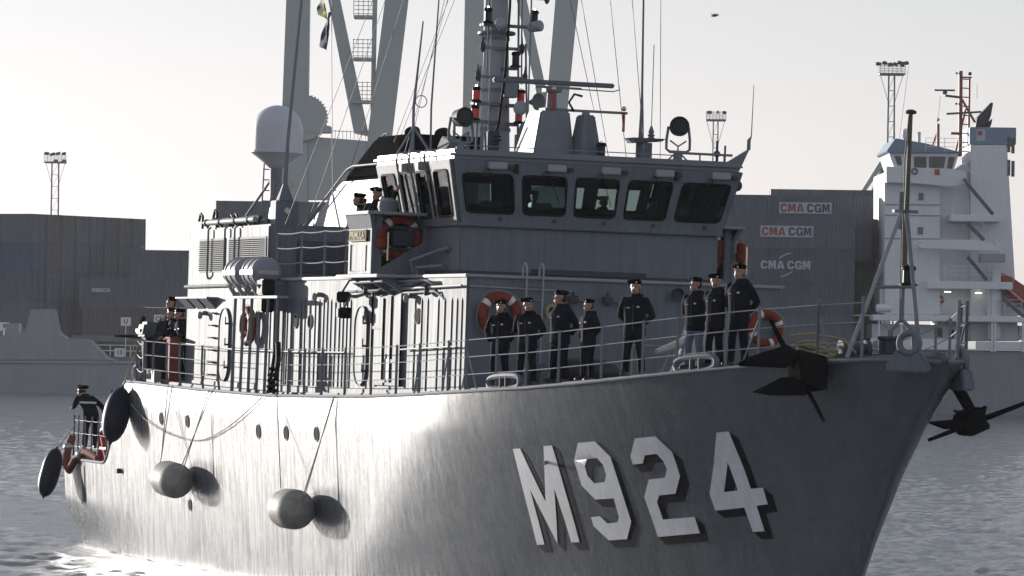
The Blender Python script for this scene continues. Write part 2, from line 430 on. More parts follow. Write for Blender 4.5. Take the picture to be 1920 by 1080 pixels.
# hull number with its black drop shadow, laid on the plating
def lay(poly_az, holes, out, name, m, parent):
    loops = [[Vector((a, z, 0)) for a, z in poly_az]] + [[Vector((a, z, 0)) for a, z in h] for h in holes]
    flat = [v for l in loops for v in l]; tris = tessellate_polygon(loops)
    bm = bmesh.new(); vs = [bm.verts.new(v) for v in flat]
    for t in tris:
        try: bm.faces.new([vs[i] for i in t])
        except ValueError: pass
    for _ in range(5):
        es = [e for e in bm.edges if e.calc_length() > .22]
        if not es: break
        bmesh.ops.subdivide_edges(bm, edges=es, cuts=1, use_grid_fill=False); bmesh.ops.triangulate(bm, faces=bm.faces)
    for v in bm.verts:
        p = hullp(v.co.x, v.co.y, out); v.co = (-p[0], -p[1], p[2])
    bmesh.ops.recalc_face_normals(bm, faces=bm.faces)
    f = bm.faces[:] and max(bm.faces, key=lambda f: f.calc_area())
    if f and f.normal.y > 0: bmesh.ops.reverse_faces(bm, faces=bm.faces)
    for f in bm.faces: f.smooth = True
    me = bpy.data.meshes.new(name); bm.to_mesh(me); bm.free(); me.materials.append(m)
    return link(name, me, parent)
NUM = {
 'letter_m': ([(13.583,3.667), (13.274,3.688), (12.913,2.582), (12.294,3.771), (11.949,3.792), (12.121,1.769), (12.429,1.743), (12.412,2.872), (12.966,1.688), (13.376,2.826), (13.476,1.648), (13.776,1.626)], [], (-0.191,-0.153)),
 'digit_nine': ([(10.948,3.876), (10.318,3.931), (9.995,3.625), (10.077,2.293), (10.414,1.913), (11.058,1.857), (11.428,2.133), (11.418,2.324), (11.083,2.356), (10.908,2.216), (10.548,2.257), (10.440,2.369), (10.392,2.755), (11.043,2.703), (11.361,2.983), (11.324,3.502)], [[(10.839,3.547), (10.474,3.581), (10.351,3.452), (10.363,3.239), (10.508,3.086), (10.883,3.047), (11.030,3.200), (11.005,3.393)]], (-0.149,-0.148)),
 'digit_two': ([(8.933,4.033), (8.255,4.099), (7.940,3.799), (7.994,3.305), (8.334,2.938), (8.859,2.882), (9.005,2.740), (9.018,2.384), (8.000,2.489), (8.012,2.156), (9.369,2.010), (9.360,2.827), (9.010,3.197), (8.476,3.259), (8.313,3.433), (8.332,3.594), (8.446,3.740), (8.849,3.692), (9.006,3.525), (9.344,3.489), (9.319,3.659)], [], (-0.187,-0.154)),
 'digit_four': ([(6.397,4.233), (6.041,4.271), (6.074,3.135), (5.732,3.173), (5.756,2.843), (6.083,2.798), (6.101,2.292), (6.437,2.262), (6.447,2.745), (7.313,2.642), (7.305,2.983)], [[(6.444,3.648), (6.454,3.086), (6.867,3.032)]], (-0.178,-0.144)),
}
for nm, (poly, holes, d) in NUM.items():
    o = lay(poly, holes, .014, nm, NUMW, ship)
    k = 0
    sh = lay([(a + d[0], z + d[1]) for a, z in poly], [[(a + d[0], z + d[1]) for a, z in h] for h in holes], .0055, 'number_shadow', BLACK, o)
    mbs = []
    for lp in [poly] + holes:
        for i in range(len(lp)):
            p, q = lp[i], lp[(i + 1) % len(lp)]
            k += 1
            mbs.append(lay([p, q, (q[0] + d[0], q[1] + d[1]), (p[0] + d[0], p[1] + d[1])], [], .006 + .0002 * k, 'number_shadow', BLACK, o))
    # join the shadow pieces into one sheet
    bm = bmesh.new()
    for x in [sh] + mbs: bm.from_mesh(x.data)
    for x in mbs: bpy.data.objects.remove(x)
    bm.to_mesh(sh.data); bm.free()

# hull portholes and discharges
def porthole(mb_rim, mb_gl, p, n, r, up=(0, 0, 1)):
    p = Vector(p); n = Vector(n).normalized()
    mb_rim.lathe(p - n * .02, n, [(0, r * 1.16), (.035, r * 1.16), (.045, r * 1.08), (.04, r), (.01, r)], 20)
    mb_gl.lathe(p - n * .01, n, [(0, r * 1.02), (.022, r * 1.02), (.023, 0)], 20)
def hull_normal(a, z):
    e = .05; v = Vector((-(hb(a + e, z) - hb(a - e, z)) / (2 * e), 1, -(hb(a, z + e) - hb(a, z - e)) / (2 * e))); return v.normalized()
for (a, z), r in zip([(39.582,3.733), (37.050,3.718), (30.653,3.609), (28.312,3.627), (25.845,3.662), (37.109,1.545)], [.15, .15, .16, .16, .16, .13]):
    m1, m2 = MB(), MB(); porthole(m1, m2, hullp(a, z), hull_normal(a, z), r)
    o = part('hull_porthole', m1, LIGHTP); part('pane', m2, PORTG, o)
a, z = (48.649,1.703)
mb = MB(); pts = [hullp(a - .17 + .17 * i, z - .52 + .13 * j, .02) for j in range(9) for i in range(3)]
mb.add(pts, [(j * 3 + i, j * 3 + i + 1, j * 3 + i + 4, j * 3 + i + 3) for j in range(8) for i in range(2)]); part('scupper_strip', mb, DGREY, hull, fixn=False)
a, z = (44.129,2.207); p = hullp(a, z); part('discharge_pipe', MB().cone(p, (p[0], p[1] + .12, z), .07, .07, 10), DGREY)
a, z = (12.353,3.431); p = hullp(a, z); n = hull_normal(a, z); part('discharge_pipe', MB().cone(Vector(p), Vector(p) + n * .1, .04, .04, 10), RAILP)

# ---------------------------------------------------------------- deckhouse
HB = 3.75
prof = [(17.27, 4.72), (17.27, 7.41), (32.55, 7.41), (32.55, 8.80), (39.9, 8.77), (39.92, 4.55), (30, 4.45), (24, 4.5)]
deckhouse = part('deckhouse', MB().prism([(a, -HB, z) for a, z in prof], (0, 2 * HB, 0)), GREY, bevel=.05)
# toe plate and top coaming
part('deck_edge_coaming', MB().box((17.20, -3.82, 7.36), (24.6, 3.82, 7.43)).box((24.6, 3.5, 7.36), (32.5, 3.82, 7.43)), LIGHTP, deckhouse, bevel=.015)
part('base_plate', MB().box((17.5, HB, 4.6), (39.6, HB + .03, 4.78)), GREY, deckhouse)
# vertical stiffeners, each one a flat bar with a chamfered top
ribs = [32.54, 32.17, 31.8, 31.44, 31.07, 30.71, 30.35, 29.57, 29.24, 28.41, 28.07, 27.72, 27.42, 27.13, 26.79, 26.45, 26.16, 25.87, 25.58, 20.79, 20.32, 19.9, 19.16, 18.72, 18.24, 17.88, 17.55]
rib_me = MB().prism([(0, 0, 0), (0, .026, .02), (0, .026, 2.05), (0, 0, 2.14)], (.028, 0, 0)).mesh('stiffener', GREY, ship=True)
for a in ribs:
    o = link('stiffener', rib_me, deckhouse); o.location = (-a, -HB, 4.78)

# doors on the starboard side
def oval_door(a0, a1, z0, z1, b):
    mb = MB(); c = (a0 + a1) / 2; r = abs(a1 - a0) / 2; pts = []
    for i in range(13): t = math.pi * i / 12; pts.append((c + r * math.cos(t), b, z1 - r + r * math.sin(t)))
    for i in range(13): t = math.pi + math.pi * i / 12; pts.append((c + r * math.cos(t), b, z0 + r + r * math.sin(t)))
    return mb.prism(pts, (0, .05, 0)), pts
for a0, a1, z0, z1 in [(25.13, 24.2, 4.85, 6.72), (36.6, 35.7, 4.8, 6.68)]:
    mb, pts = oval_door(a0, a1, z0, z1, HB - .01); d = part('door', mb, GREY, deckhouse, bevel=.012)
    part('door_rim', MB().tube([(p[0], HB + .05, p[2]) for p in pts], .016, 6, True), GREY, d)
    for z in (z0 + .35, z1 - .4, (z0 + z1) / 2):
        part('dog_handle', MB().cone((a1 - .0, HB + .03, z), (a1 - .0, HB + .16, z), .025, .025, 8).cbox((a1 - .02, HB + .15, z + .07), (.03, .03, .2)), DGREY, d)
# the large hinged panel between the stiffeners
d = part('access_panel', MB().box((21.6, HB - .02, 4.9), (23.75, HB + .06, 6.95)), GREY, deckhouse, bevel=.012)
for a0, a1, z0, z1 in [(23.72, 23.78, 4.86, 7.0), (22.88, 22.92, 5.0, 6.9), (22.3, 22.33, 4.95, 6.95), (21.57, 21.63, 4.86, 7.0)]:
    part('panel_seam', MB().box((a0, HB + .05, z0), (a1, HB + .10, z1)), BLACK, d)
for a0, a1, z in [(22.95, 23.7, 6.22), (21.65, 22.3, 5.45), (21.65, 23.7, 4.92)]:
    part('panel_seam', MB().box((a0, HB + .05, z - .035), (a1, HB + .085, z + .035)), BLACK, d)
part('louvre_plate', MB().box((22.35, HB + .06, 5.0), (22.75, HB + .075, 5.5)), LIGHTP, d)
for a, z, r in [(29.97, 6.35, .155), (28.78, 6.35, .155), (20.61, 6.49, .16)]:
    m1, m2 = MB(), MB(); porthole(m1, m2, (a, HB + .01, z), (0, 1, 0), r); o = part('porthole', m1, LIGHTP, deckhouse); part('pane', m2, PORTG, o)
# grab rails along the wall
def grab(pts, r=.02, posts=4, off=.13, m=LIGHTP):
    o = part('grab_rail', MB().tube([(p[0], p[1] + off, p[2]) for p in pts], r, 6), m, deckhouse)
    for i in range(posts):
        t = (i + .5) / posts * (len(pts) - 1); k = int(t); p = Vector(pts[k]).lerp(Vector(pts[min(k + 1, len(pts) - 1)]), t - k)
        part('bracket', MB().cone(p, p + Vector((0, off, 0)), .015, .015, 6), RAILP, o)
grab([(39.9, HB, 5.75), (35, HB, 5.62), (30, HB, 5.6), (25.6, HB, 5.62)], posts=12)
grab([(21.4, HB, 5.72), (17.5, HB, 5.82)], posts=5)
grab([(24.0, HB, 7.08), (17.35, HB, 7.17)], r=.03, posts=6, off=.10)
grab([(17.25, HB - .05, 7.16), (17.25, 1.2, 7.12)], r=.02, posts=1, off=0)
# louvred air intakes on the engine casing side and front
def louvre(a0, a1, z0, z1, b, n):
    fr = part('air_intake', MB().box((a0 - .04, b - .02, z0 - .04), (a1 + .04, b + .02, z1 + .04)), DGREY, deckhouse)
    me = MB().hexa([(0, .018, 0), (a1 - a0, .018, 0), (a1 - a0, .028, .0), (0, .028, .0), (0, .06, .028), (a1 - a0, .06, .028), (a1 - a0, .075, .02), (0, .075, .02)]).mesh('slat', LIGHTP, ship=True)
    for i in range(n):
        o = link('slat', me, fr); o.location = (-a0, -b, z0 + (z1 - z0) * i / n)
for a0, a1 in [(37.72, 38.72), (36.4, 37.5), (35.0, 35.95), (33.9, 34.9), (32.75, 33.8)]: louvre(a0, a1, 7.66, 8.46, HB, 16)
for b0, b1 in [(1.6, 3.0), (.1, 1.5)]:
    fr = part('air_intake', MB().box((32.52, b0, 7.6), (32.56, b1, 8.4)), DGREY, deckhouse)
    me = MB().box((-.05, 0, 0), (-.005, b1 - b0, .02)).mesh('slat', GREY, ship=True)
    for i in range(18): o = link('slat', me, fr); o.location = (-32.52, -b0, 7.62 + .043 * i)
# ledge with gussets, seam of rivets, ladder rungs at the after end
sh = part('ledge', MB().box((37.0, HB, 6.93), (40.0, HB + .3, 6.97)), LIGHTP, deckhouse)
for a in (37.1, 38.1, 39.1): part('gusset', MB().prism([(a, HB, 6.93), (a, HB + .28, 6.93), (a, HB, 6.66)], (.75, 0, 0)), GREY, sh)
part('pipe', MB().tube([(39.9, HB + .06, 7.25), (34, HB + .06, 7.27)], .045, 8), GREY, deckhouse)
for i in range(6): part('rung', MB().tube([(37.35, HB, 4.95 + .32 * i), (37.35, HB + .12, 4.95 + .32 * i), (37.0, HB + .12, 4.95 + .32 * i), (37.0, HB, 4.95 + .32 * i)], .02, 6), DGREY, deckhouse)
# downpipes over the intakes
for a in (36.2, 37.75, 35.3): part('pipe', MB().tube([(a, HB + .02, 8.8), (a, HB + .09, 8.72), (a, HB + .09, 7.55), (a + .1, HB + .02, 7.45)], .03, 6), RAILP, deckhouse)
# front wall fittings
for b in (2.41, 2.02):
    part('ladder_rail', MB().tube([(17.2, b, 5.0), (17.12, b, 7.55)] + [(17.12 + .14 * (1 - math.cos(t)), b, 7.55 + .16 * math.sin(t)) for t in (.5, 1, 1.6, 2.1, 2.6, 3.1)] + [(17.4, b, 7.43)], .024, 6), LIGHTP, deckhouse)
for i in range(7): part('rung', MB().cone((17.15, 2.41, 5.3 + .32 * i), (17.15, 2.02, 5.3 + .32 * i), .014, .014, 6), RAILP, deckhouse)
part('hatch_disc', MB().lathe((17.27, 1.77, 6.67), (-1, 0, 0), [(0, .17), (.05, .17), (.06, .15), (.05, 0)], 20), mat('ochre_disc', (.30, .25, .10), .5), deckhouse)
for b in (1.27, .45, -.3): part('junction_box', MB().cbox((17.2, b, 6.95), (.14, .2, .16)).tube([(17.2, b + .1, 6.95), (17.15, b - .2, 6.9), (17.2, b - .28, 6.8)], .02, 5).cone((17.2, b, 7.0), (17.2, b, 7.14), .04, .02, 8), DGREY, deckhouse, bevel=.01)
f = part('floodlight', MB().lathe((17.3, -1.21, 7.16), (-1, .1, -.1), [(0, .05), (.08, .10), (.2, .15), (.24, .15), (.22, .13), (.16, .1), (.15, 0)], 18), DGREY)
part('step_grating', MB().box((18.6, -1.0, 7.5), (19.1, 1.6, 7.62)), DGREY, deckhouse)

# ---------------------------------------------------------------- bridge
bridge = part('bridge_base', MB().hexa([(19.62, -3.15, 7.4), (25.0, -3.15, 7.4), (25.0, 3.15, 7.4), (19.62, 3.15, 7.4), (19.62, -3.15, 8.56), (25.0, -3.15, 8.56), (25.0, 3.15, 8.56), (19.62, 3.15, 8.56)]), GREY, bevel=.03)
part('ledge', MB().box((19.5, -3.24, 8.55), (25.0, 3.24, 8.63)), GREY, bridge, bevel=.025)
def bil(q, u, v): return (Vector(q[0]) * (1 - u) + Vector(q[1]) * u) * (1 - v) + (Vector(q[3]) * (1 - u) + Vector(q[2]) * u) * v
def framed(q, wins, v0, v1, th, parent, pane=GLASS, sealed=True, paint=GREY):
    q = [Vector(p) for p in q]; n = (q[1] - q[0]).cross(q[3] - q[0]).normalized() * th
    def piece(name, u0, u1, a0, a1, m=paint, k0=0.0, k1=1.0, bev=.008):
        c = [bil(q, u0, a0), bil(q, u1, a0), bil(q, u1, a1), bil(q, u0, a1)]
        return part(name, MB().hexa([p + n * k0 for p in c] + [p + n * k1 for p in c]), m, parent, bevel=bev)
    piece('sill_wall', 0, 1, 0, v0); piece('header', 0, 1, v1, 1)
    ed = [0] + [x for w in wins for x in w] + [1]
    for i in range(0, len(ed), 2): piece('mullion', ed[i], ed[i + 1], v0, v1)
    for u0, u1 in wins:
        p = piece('window', u0, u1, v0, v1, pane, .45, .55, 0)
        if sealed:
            pts = []
            du, dv = (u1 - u0) * .10, (v1 - v0) * .12
            for (cu, cv, s0) in ((u1 - du, v1 - dv, 0), (u0 + du, v1 - dv, 1), (u0 + du, v0 + dv, 2), (u1 - du, v0 + dv, 3)):
                for k in range(4):
                    t = (s0 + k / 3) * math.pi / 2; pts.append(bil(q, cu + du * math.cos(t), cv + dv * math.sin(t)) + n * 1.05)
            part('window_seal', MB().tube(pts, .028, 6, True), RUBBER, p)
    return q
FB, FT = 8.62, 10.05
front = framed([(19.60, 3.15, FB), (19.60, -3.15, FB), (19.28, -3.50, FT), (19.28, 3.50, FT)], [(.024, .20), (.235, .39), (.425, .577), (.613, .769), (.806, .978)], .19, .79, .10, bridge)
framed([(24.6, 3.15, FB), (19.60, 3.15, FB), (19.28, 3.50, FT), (24.6, 3.50, FT)], [(.05, .24), (.29, .48), (.53, .72), (.77, .96)], .12, .84, .08, bridge, paint=GLOSSG)
framed([(19.60, -3.15, FB), (24.6, -3.15, FB), (24.6, -3.50, FT), (19.28, -3.50, FT)], [(.04, .23), (.28, .47), (.52, .71), (.76, .95)], .12, .84, .08, bridge)
framed([(24.6, -3.15, FB), (24.6, 3.15, FB), (24.6, 3.50, FT), (24.6, -3.50, FT)], [(.04, .2), (.25, .45), (.6, .75), (.8, .95)], .25, .78, .08, bridge, sealed=False)
part('bridge_floor', MB().box((19.7, -3.1, 8.57), (24.55, 3.1, 8.66)), DARKIN, bridge)
part('bridge_headlining', MB().box((19.45, -3.3, 9.9), (24.5, 3.3, 9.98)), DARKIN, bridge)
part('console', MB().hexa([(20.0, -2.8, 8.66), (20.7, -2.8, 8.66), (20.7, 2.8, 8.66), (20.0, 2.8, 8.66), (20.0, -2.8, 8.98), (20.6, -2.8, 9.1), (20.6, 2.8, 9.1), (20.0, 2.8, 8.98)]), DARKIN, bridge, bevel=.02)
for b, w in ((2.2, .5), (1.0, .5), (-2.4, .4)): part('console_screen', MB().cbox((20.3, b, 9.1), (.25, w, .14)), mat('grey_instrument', (.25, .25, .25), .5), bridge, bevel=.02)
roof = part('bridge_roof', MB().box((19.18, -3.56, 10.05), (24.9, 3.56, 10.27)), GLOSSG, bridge, bevel=.09)
for i, (u, v) in enumerate([(.145, .16), (.35, .17), (.54, .17), (.73, .17), (.93, .17)]):
    p = bil(front, u, .90) + Vector((-.13, 0, .02))
    w = part('wiper_housing', MB().cbox(p, (.16, .46, .16)), LIGHTP, bridge, bevel=.02)
    part('wiper_motor', MB().cbox(p + Vector((-.02, -.34, -.03)), (.1, .14, .1)), DGREY, w, bevel=.02)
    part('hose', MB().tube([p + Vector((0, .2, -.05)), p + Vector((-.02, .3, -.1)), p + Vector((-.02, .34, -.22))], .016, 5), DGREY, w)
    part('wiper_arm', MB().tube([p + Vector((-.02, .22, -.06)), bil(front, u + .02, .35) + Vector((-.1, 0, 0))], .008, 5), BLACK, w)
    q = bil(front, u, .08) + Vector((-.12, 0, 0)); part('drain_plug', MB().cone(q, q + Vector((-.03, 0, 0)), .045, .045, 10), DGREY, bridge)
for b in (2.0, -1.9): part('bracket_hook', MB().cbox((19.2, b, 9.88), (.08, .1, .2)), BROWNW, bridge)
for a in (22.9, 22.0, 20.9):  # downpipes bent over the roof edge
    part('roof_pipe', MB().tube([(a, 3.3, 10.3), (a, 3.6, 10.28), (a, 3.63, 10.1), (a, 3.45, 9.3), (a, 3.33, 8.7)], .03, 6), RAILP, bridge)
for a in (22.4, 21.2): part('deck_lamp_box', MB().cbox((a, 3.62, 9.93), (.22, .16, .2)), LIGHTP, bridge, bevel=.02)

part('base_shadow_strip', MB().box((19.585, -3.19, 7.44), (24.9, 3.19, 7.55)), DGREY, bridge)  # shadow line at the foot of the bridge wall, put in as a dark strip
for k, (a0, a1, b, z, r) in enumerate(((24.6, 20.4, 3.86, 7.20, .04), (23.9, 19.2, 3.92, 7.27, .03), (25.4, 22.6, 3.98, 7.05, .035), (21.6, 18.9, 3.84, 7.02, .025))):
    o = part('pipe', MB().tube([(a0, 3.76, z - .12), (a0 - .05, b, z), (a1 + .3, b, z + .02), (a1, b - .08, z + .1 * (-1) ** k), (a1 - .1, 3.76, z + .15 * (-1) ** k)], r, 7), RAILP, deckhouse)
    part('valve', MB().lathe((lerp(a0, a1, .4 + .1 * k), b, z - .06), (0, .3, 1), [(0, .06), (.05, .09), (.1, .06), (.2, .03), (.21, .1), (.24, .1)], 10), DGREY, o)
# bridge wings, starboard (1) and port (-1)
for s in (1, -1):
    def S(*p): return (p[0], p[1] * s, p[2])
    w = part('bridge_wing', MB().hexa([S(21.9, 4.42, 7.44), S(23.6, 4.42, 7.44), S(23.6, 4.50, 7.44), S(21.9, 4.50, 7.44), S(21.9, 4.42, 8.48), S(23.6, 4.42, 8.48), S(23.6, 4.50, 8.48), S(21.9, 4.50, 8.48)])
             .hexa([S(21.9, 4.42, 8.482), S(23.6, 4.42, 8.482), S(23.6, 4.50, 8.482), S(21.9, 4.50, 8.482), S(21.72, 4.50, 8.8), S(23.6, 4.50, 8.8), S(23.6, 4.62, 8.8), S(21.72, 4.62, 8.8)]), GREY)
    part('coping', MB().cbox(S(22.65, 3.86, 8.84), (2.0, 1.66, .07)), LIGHTP, w, bevel=.02)
    part('recess_panel', MB().cbox(S(22.23, 3.79, 8.13), (.06, 1.26, 1.34)), BROWNW, w)
    part('rack_panel', MB().cbox(S(21.93, 3.72, 8.28), (.05, .5, .34)), DGREY, w, bevel=.02)
    for zz in (8.52, 8.03): part('rack_bar', MB().cbox(S(21.92, 3.76, zz), (.04, .9, .05)), DGREY, w)
    part('front_jamb', MB().cbox(S(22.02, 4.33, 8.13), (.24, .18, 1.34)), GREY, w, bevel=.02)
    part('front_jamb', MB().cbox(S(22.02, 3.2, 8.13), (.24, .1, 1.34)), GREY, w)
    part('gusset', MB().prism([S(21.86, 4.5, 7.44), S(21.86, 3.15, 7.44), S(21.86, 3.15, 8.25), S(21.86, 3.5, 8.05)], (.1, 0, 0)), GREY, w)
    part('platform', MB().cbox(S(22.7, 3.87, 7.39), (3.1, 1.46, .07)), LIGHTP, w, bevel=.02)
    for a in (21.5, 22.4, 23.5): part('platform_bracket', MB().prism([S(a, 3.75, 7.35), S(a, 4.45, 7.35), S(a, 3.75, 6.95)], (.06, 0, 0)), RAILP, w)
    for k in range(3): part('platform_pipe', MB().tube([S(21.3 + .2 * k, 3.95 + .15 * k, 7.28), S(23.9, 3.95 + .15 * k, 7.26), S(24.2, 3.82, 7.1)], .04, 6), RAILP, w)
    part('pelorus', MB().lathe(S(22.3, 4.0, 8.87), (0, 0, 1), [(0, .2), (.12, .24), (.25, .22), (.33, .1), (.34, 0)], 14), RAILP, w)
    part('vent_pipe', MB().tube([S(21.3, 3.6, 7.4), S(21.3, 3.75, 7.75), S(20.6, 3.3, 8.0), S(20.2, 3.2, 8.05)], .045, 8), RAILP, w)
    part('vent_pipe', MB().tube([S(21.0, 3.65, 7.4), S(21.0, 3.7, 7.6), S(20.3, 3.3, 7.65)], .04, 8), RAILP, w)
    if s == 1:
        nb = part('name_board', MB().box((22.15, 4.50, 8.2), (23.5, 4.545, 8.45)), BROWNW, w, bevel=.01)
        tm = text_mesh('PRIMULA', .23, CREAM, .015, extrude=.012, xs=1.15)
        for v in tm.vertices: x, y, z = v.co; v.co = (-(22.83 - x * 1.0), -(4.55 + z), 8.322 + y)
        link('name_lettering', tm, nb)
        part('brass_rim', MB().tube([(22.15, 4.55, 8.2), (23.5, 4.55, 8.2), (23.5, 4.55, 8.45), (22.15, 4.55, 8.45)], .014, 6, True), CREAM, nb)
        part('wing_door', MB().box((22.25, 4.495, 7.5), (23.3, 4.52, 8.1)), GREY, w, bevel=.008)
        part('door_hinge', MB().cone((23.33, 4.53, 7.5), (23.33, 4.53, 8.12), .02, .02, 6), RAILP, w)

# ---------------------------------------------------------------- funnel
fun = MB()
def ring(z, a0, a1, h): return [(a0, -h, z), (a1, -h, z), (a1, h, z), (a0, h, z)]
def funnel_at(z):
    t = (z - 8.8) / (11.1 - 8.8); return lerp(31.7, 29.7, t), lerp(37.4, 32.3, t), lerp(1.36, 1.12, t)
def fsec(z0, z1):
    b0, b1 = funnel_at(z0), funnel_at(z1); return MB().hexa(ring(z0, *b0) + ring(z1, *b1))
funnel = part('funnel', fsec(8.75, 10.02), mat('funnel_pale_grey', (.32, .33, .35), .5, spec=.3, var=.06, streak=.1), bevel=.06)
part('funnel_cap', fsec(10.02, 11.1), FBLACK, funnel, bevel=.10)
part('funnel_casing', MB().box((31.75, -1.3, 7.43), (32.6, 1.3, 8.8)), GREY, funnel, bevel=.03)
for b in (.4, -.4): part('exhaust_pipe', MB().cone((31.3, b, 11.0), (31.5, b, 11.25), .2, .2, 14), FBLACK, funnel)
for b in (.25, .85):   # climbing rails up the sloping after face
    pts = []
    for i in range(9):
        z = 8.95 + i * .28; q = funnel_at(min(z, 11.15)); pts.append((q[1] + .16, b, z))
    o = part('climbing_rail', MB().tube(pts, .026, 6), LIGHTP, funnel)
    for i in range(0, 9, 2): part('bracket', MB().cone(pts[i], (pts[i][0] - .2, b, pts[i][2]), .016, .016, 6), RAILP, o)
pts = []
for i in range(7):
    z = 8.8 + i * .25; q = funnel_at(z); pts.append((q[1] - .25, q[2] + .14, z))
q = funnel_at(10.35); pts += [(q[1] - .6, q[2] + .14, 10.38), (q[0], q[2] + .14, 10.38)]
o = part('hand_rail', MB().tube(pts, .028, 6), LIGHTP, funnel)
for p in pts[::2]: part('bracket', MB().cone(p, (p[0], p[1] - .16, p[2]), .016, .016, 6), RAILP, o)

# ---------------------------------------------------------------- mast
M0, M1 = Vector((25.95, .1, 8.6)), Vector((26.35, .12, 17.5))
def mastp(z): return M0.lerp(M1, (z - 8.6) / 8.9)
mast = part('mast', MB().cone(M0, M1, .43, .21, 8), mat('mast_grey', (.33, .34, .37), .35, var=.06), autos=30)
def lamp(p, lens, parent, name='signal_lamp', r=.09, h=.22):
    p = Vector(p); o = part(name, MB().lathe(p, (0, 0, 1), [(0, r * 1.5), (.03, r * 1.5), (.05, r * 1.05), (.06, r)], 14), BLACK, parent)
    part('lamp_cap', MB().lathe(p + Vector((0, 0, h + .06)), (0, 0, 1), [(0, r), (.01, r * 1.2), (.05, r * 1.2), (.09, r * .9), (.09, 0)], 14), BLACK, o)
    part('lens', MB().cone(p + Vector((0, 0, .058)), p + Vector((0, 0, h + .063)), r * .97, r * .97, 14), lens, o)
    part('guard', MB().tube([p + Vector((r * 1.1, 0, h + .13)), p + Vector((r * .5, 0, h + .18)), p + Vector((-r * .5, 0, h + .18)), p + Vector((-r * 1.1, 0, h + .13))], .008, 4), STEEL, o)
    return o
for b, z in ((.78, 11.72), (.80, 11.28), (-.36, 11.70), (-.32, 11.25)):
    o = lamp((25.6, b, z), REDLENS, mast)
    part('bracket', MB().cbox((25.75, b * .62, z - .02), (.25, abs(b) * .9, .08)), RAILP, mast)
for b, z in ((.56, 13.62), (-.62, 13.62), (-.18, 12.6)):
    lamp((25.55, b, z), DGLASS, mast)
    part('bracket', MB().cbox((25.72, b * .5, z - .03), (.3, abs(b) + .2, .06)), RAILP, mast)
for b in (.28, -.42): part('drum_horn', MB().lathe((25.3, b, 13.55), (-.5, b, .1), [(0, .12), (.3, .14), (.34, .1), (.34, 0)], 14), LIGHTP, mast)
part('loud_hailer', MB().lathe((25.2, -.18, 11.55), (-1, .2, .2), [(0, .1), (.12, .16), (.26, .17), (.3, .12), (.3, 0)], 16), LIGHTP, mast)
part('loud_hailer', MB().lathe((25.2, -.30, 11.1), (-1, 0, .1), [(0, .06), (.1, .1), (.2, .15), (.22, 0)], 14), DGREY, mast)
part('horn', MB().lathe((25.1, -.42, 11.75), (-1, -.4, 0), [(0, .05), (.15, .1), (.3, .22), (.32, .2), (.2, .05), (.2, 0)], 16), GREY, mast)
part('cable_run', MB().tube([(25.35, .10, 17), (25.3, .1, 14), (25.33, .16, 12.4), (25.35, .28, 11.2), (25.36, .36, 10.9)], .035, 6), BLACK, mast)
part('cable_coil', MB().tube([(25.35 + .1 * math.sin(i * .9), .38 + .17 * math.cos(i * .9), 10.95 - .012 * i) for i in range(28)], .018, 5), BLACK, mast)
part('mast_pipe', MB().tube([(25.5, -.3, 10), (25.9, -.26, 17)], .03, 6), RAILP, mast)
part('mast_pipe', MB().tube([(25.5, .48, 10), (26.0, .3, 17)], .02, 6), LIGHTP, mast)
for z in (11.1, 12.05, 13.3): part('mast_band', MB().cone(mastp(z) - Vector((0, 0, .04)), mastp(z) + Vector((0, 0, .04)), (.43 - .0247 * (z - 8.6)) + .025, None, 8), RAILP, mast)
for b, z0_, z1_, r in ((.72, 10.2, 12.6, .03), (-.62, 10.2, 13.2, .03), (.5, 12.2, 15.5, .02), (-.4, 12.2, 16.2, .022)):
    part('mast_pole', MB().tube([(25.7, b, z0_), (25.85, b * .85, z1_)], r, 6), RAILP, mast)
for z, w_ in ((12.35, .6), (13.05, .5), (14.3, 1.1)):
    part('cross_arm', MB().cbox((25.75, .1, z), (.09, w_ * 2, .07)), RAILP, mast)
    for b in (-w_ + .1, w_ + .1): part('arm_fitting', MB().lathe((25.75, b, z), (0, 0, 1), [(-.12, .03), (-.05, .07), (.08, .07), (.14, .03), (.3, .012)], 8), DGREY, mast)
part('equipment_box', MB().cbox((25.45, .0, 12.05), (.3, .34, .4)), RAILP, mast, bevel=.02)
part('equipment_box', MB().cbox((25.4, .42, 10.75), (.3, .3, .55)), DGREY, mast, bevel=.02)
part('mast_platform', MB().cone(mastp(13.4), mastp(13.46), .46, .46, 12), RAILP, mast)
part('round_mirror', MB().lathe((25.0, -.45, 10.95), (-1, -.1, 0), [(0, .1), (.08, .42), (.12, .42), (.13, 0)], 24), GREY, mast)
part('sensor_pedestal', MB().cone((24.4, -.0, 10.2), (24.4, -.0, 10.92), .19, .19, 16), GREY, mast)
part('whip_antenna', MB().tube([(24.4, .0, 10.9), (24.4, -.12, 11.2), (24.5, -.15, 16)], .022, 6), RAILP, mast)

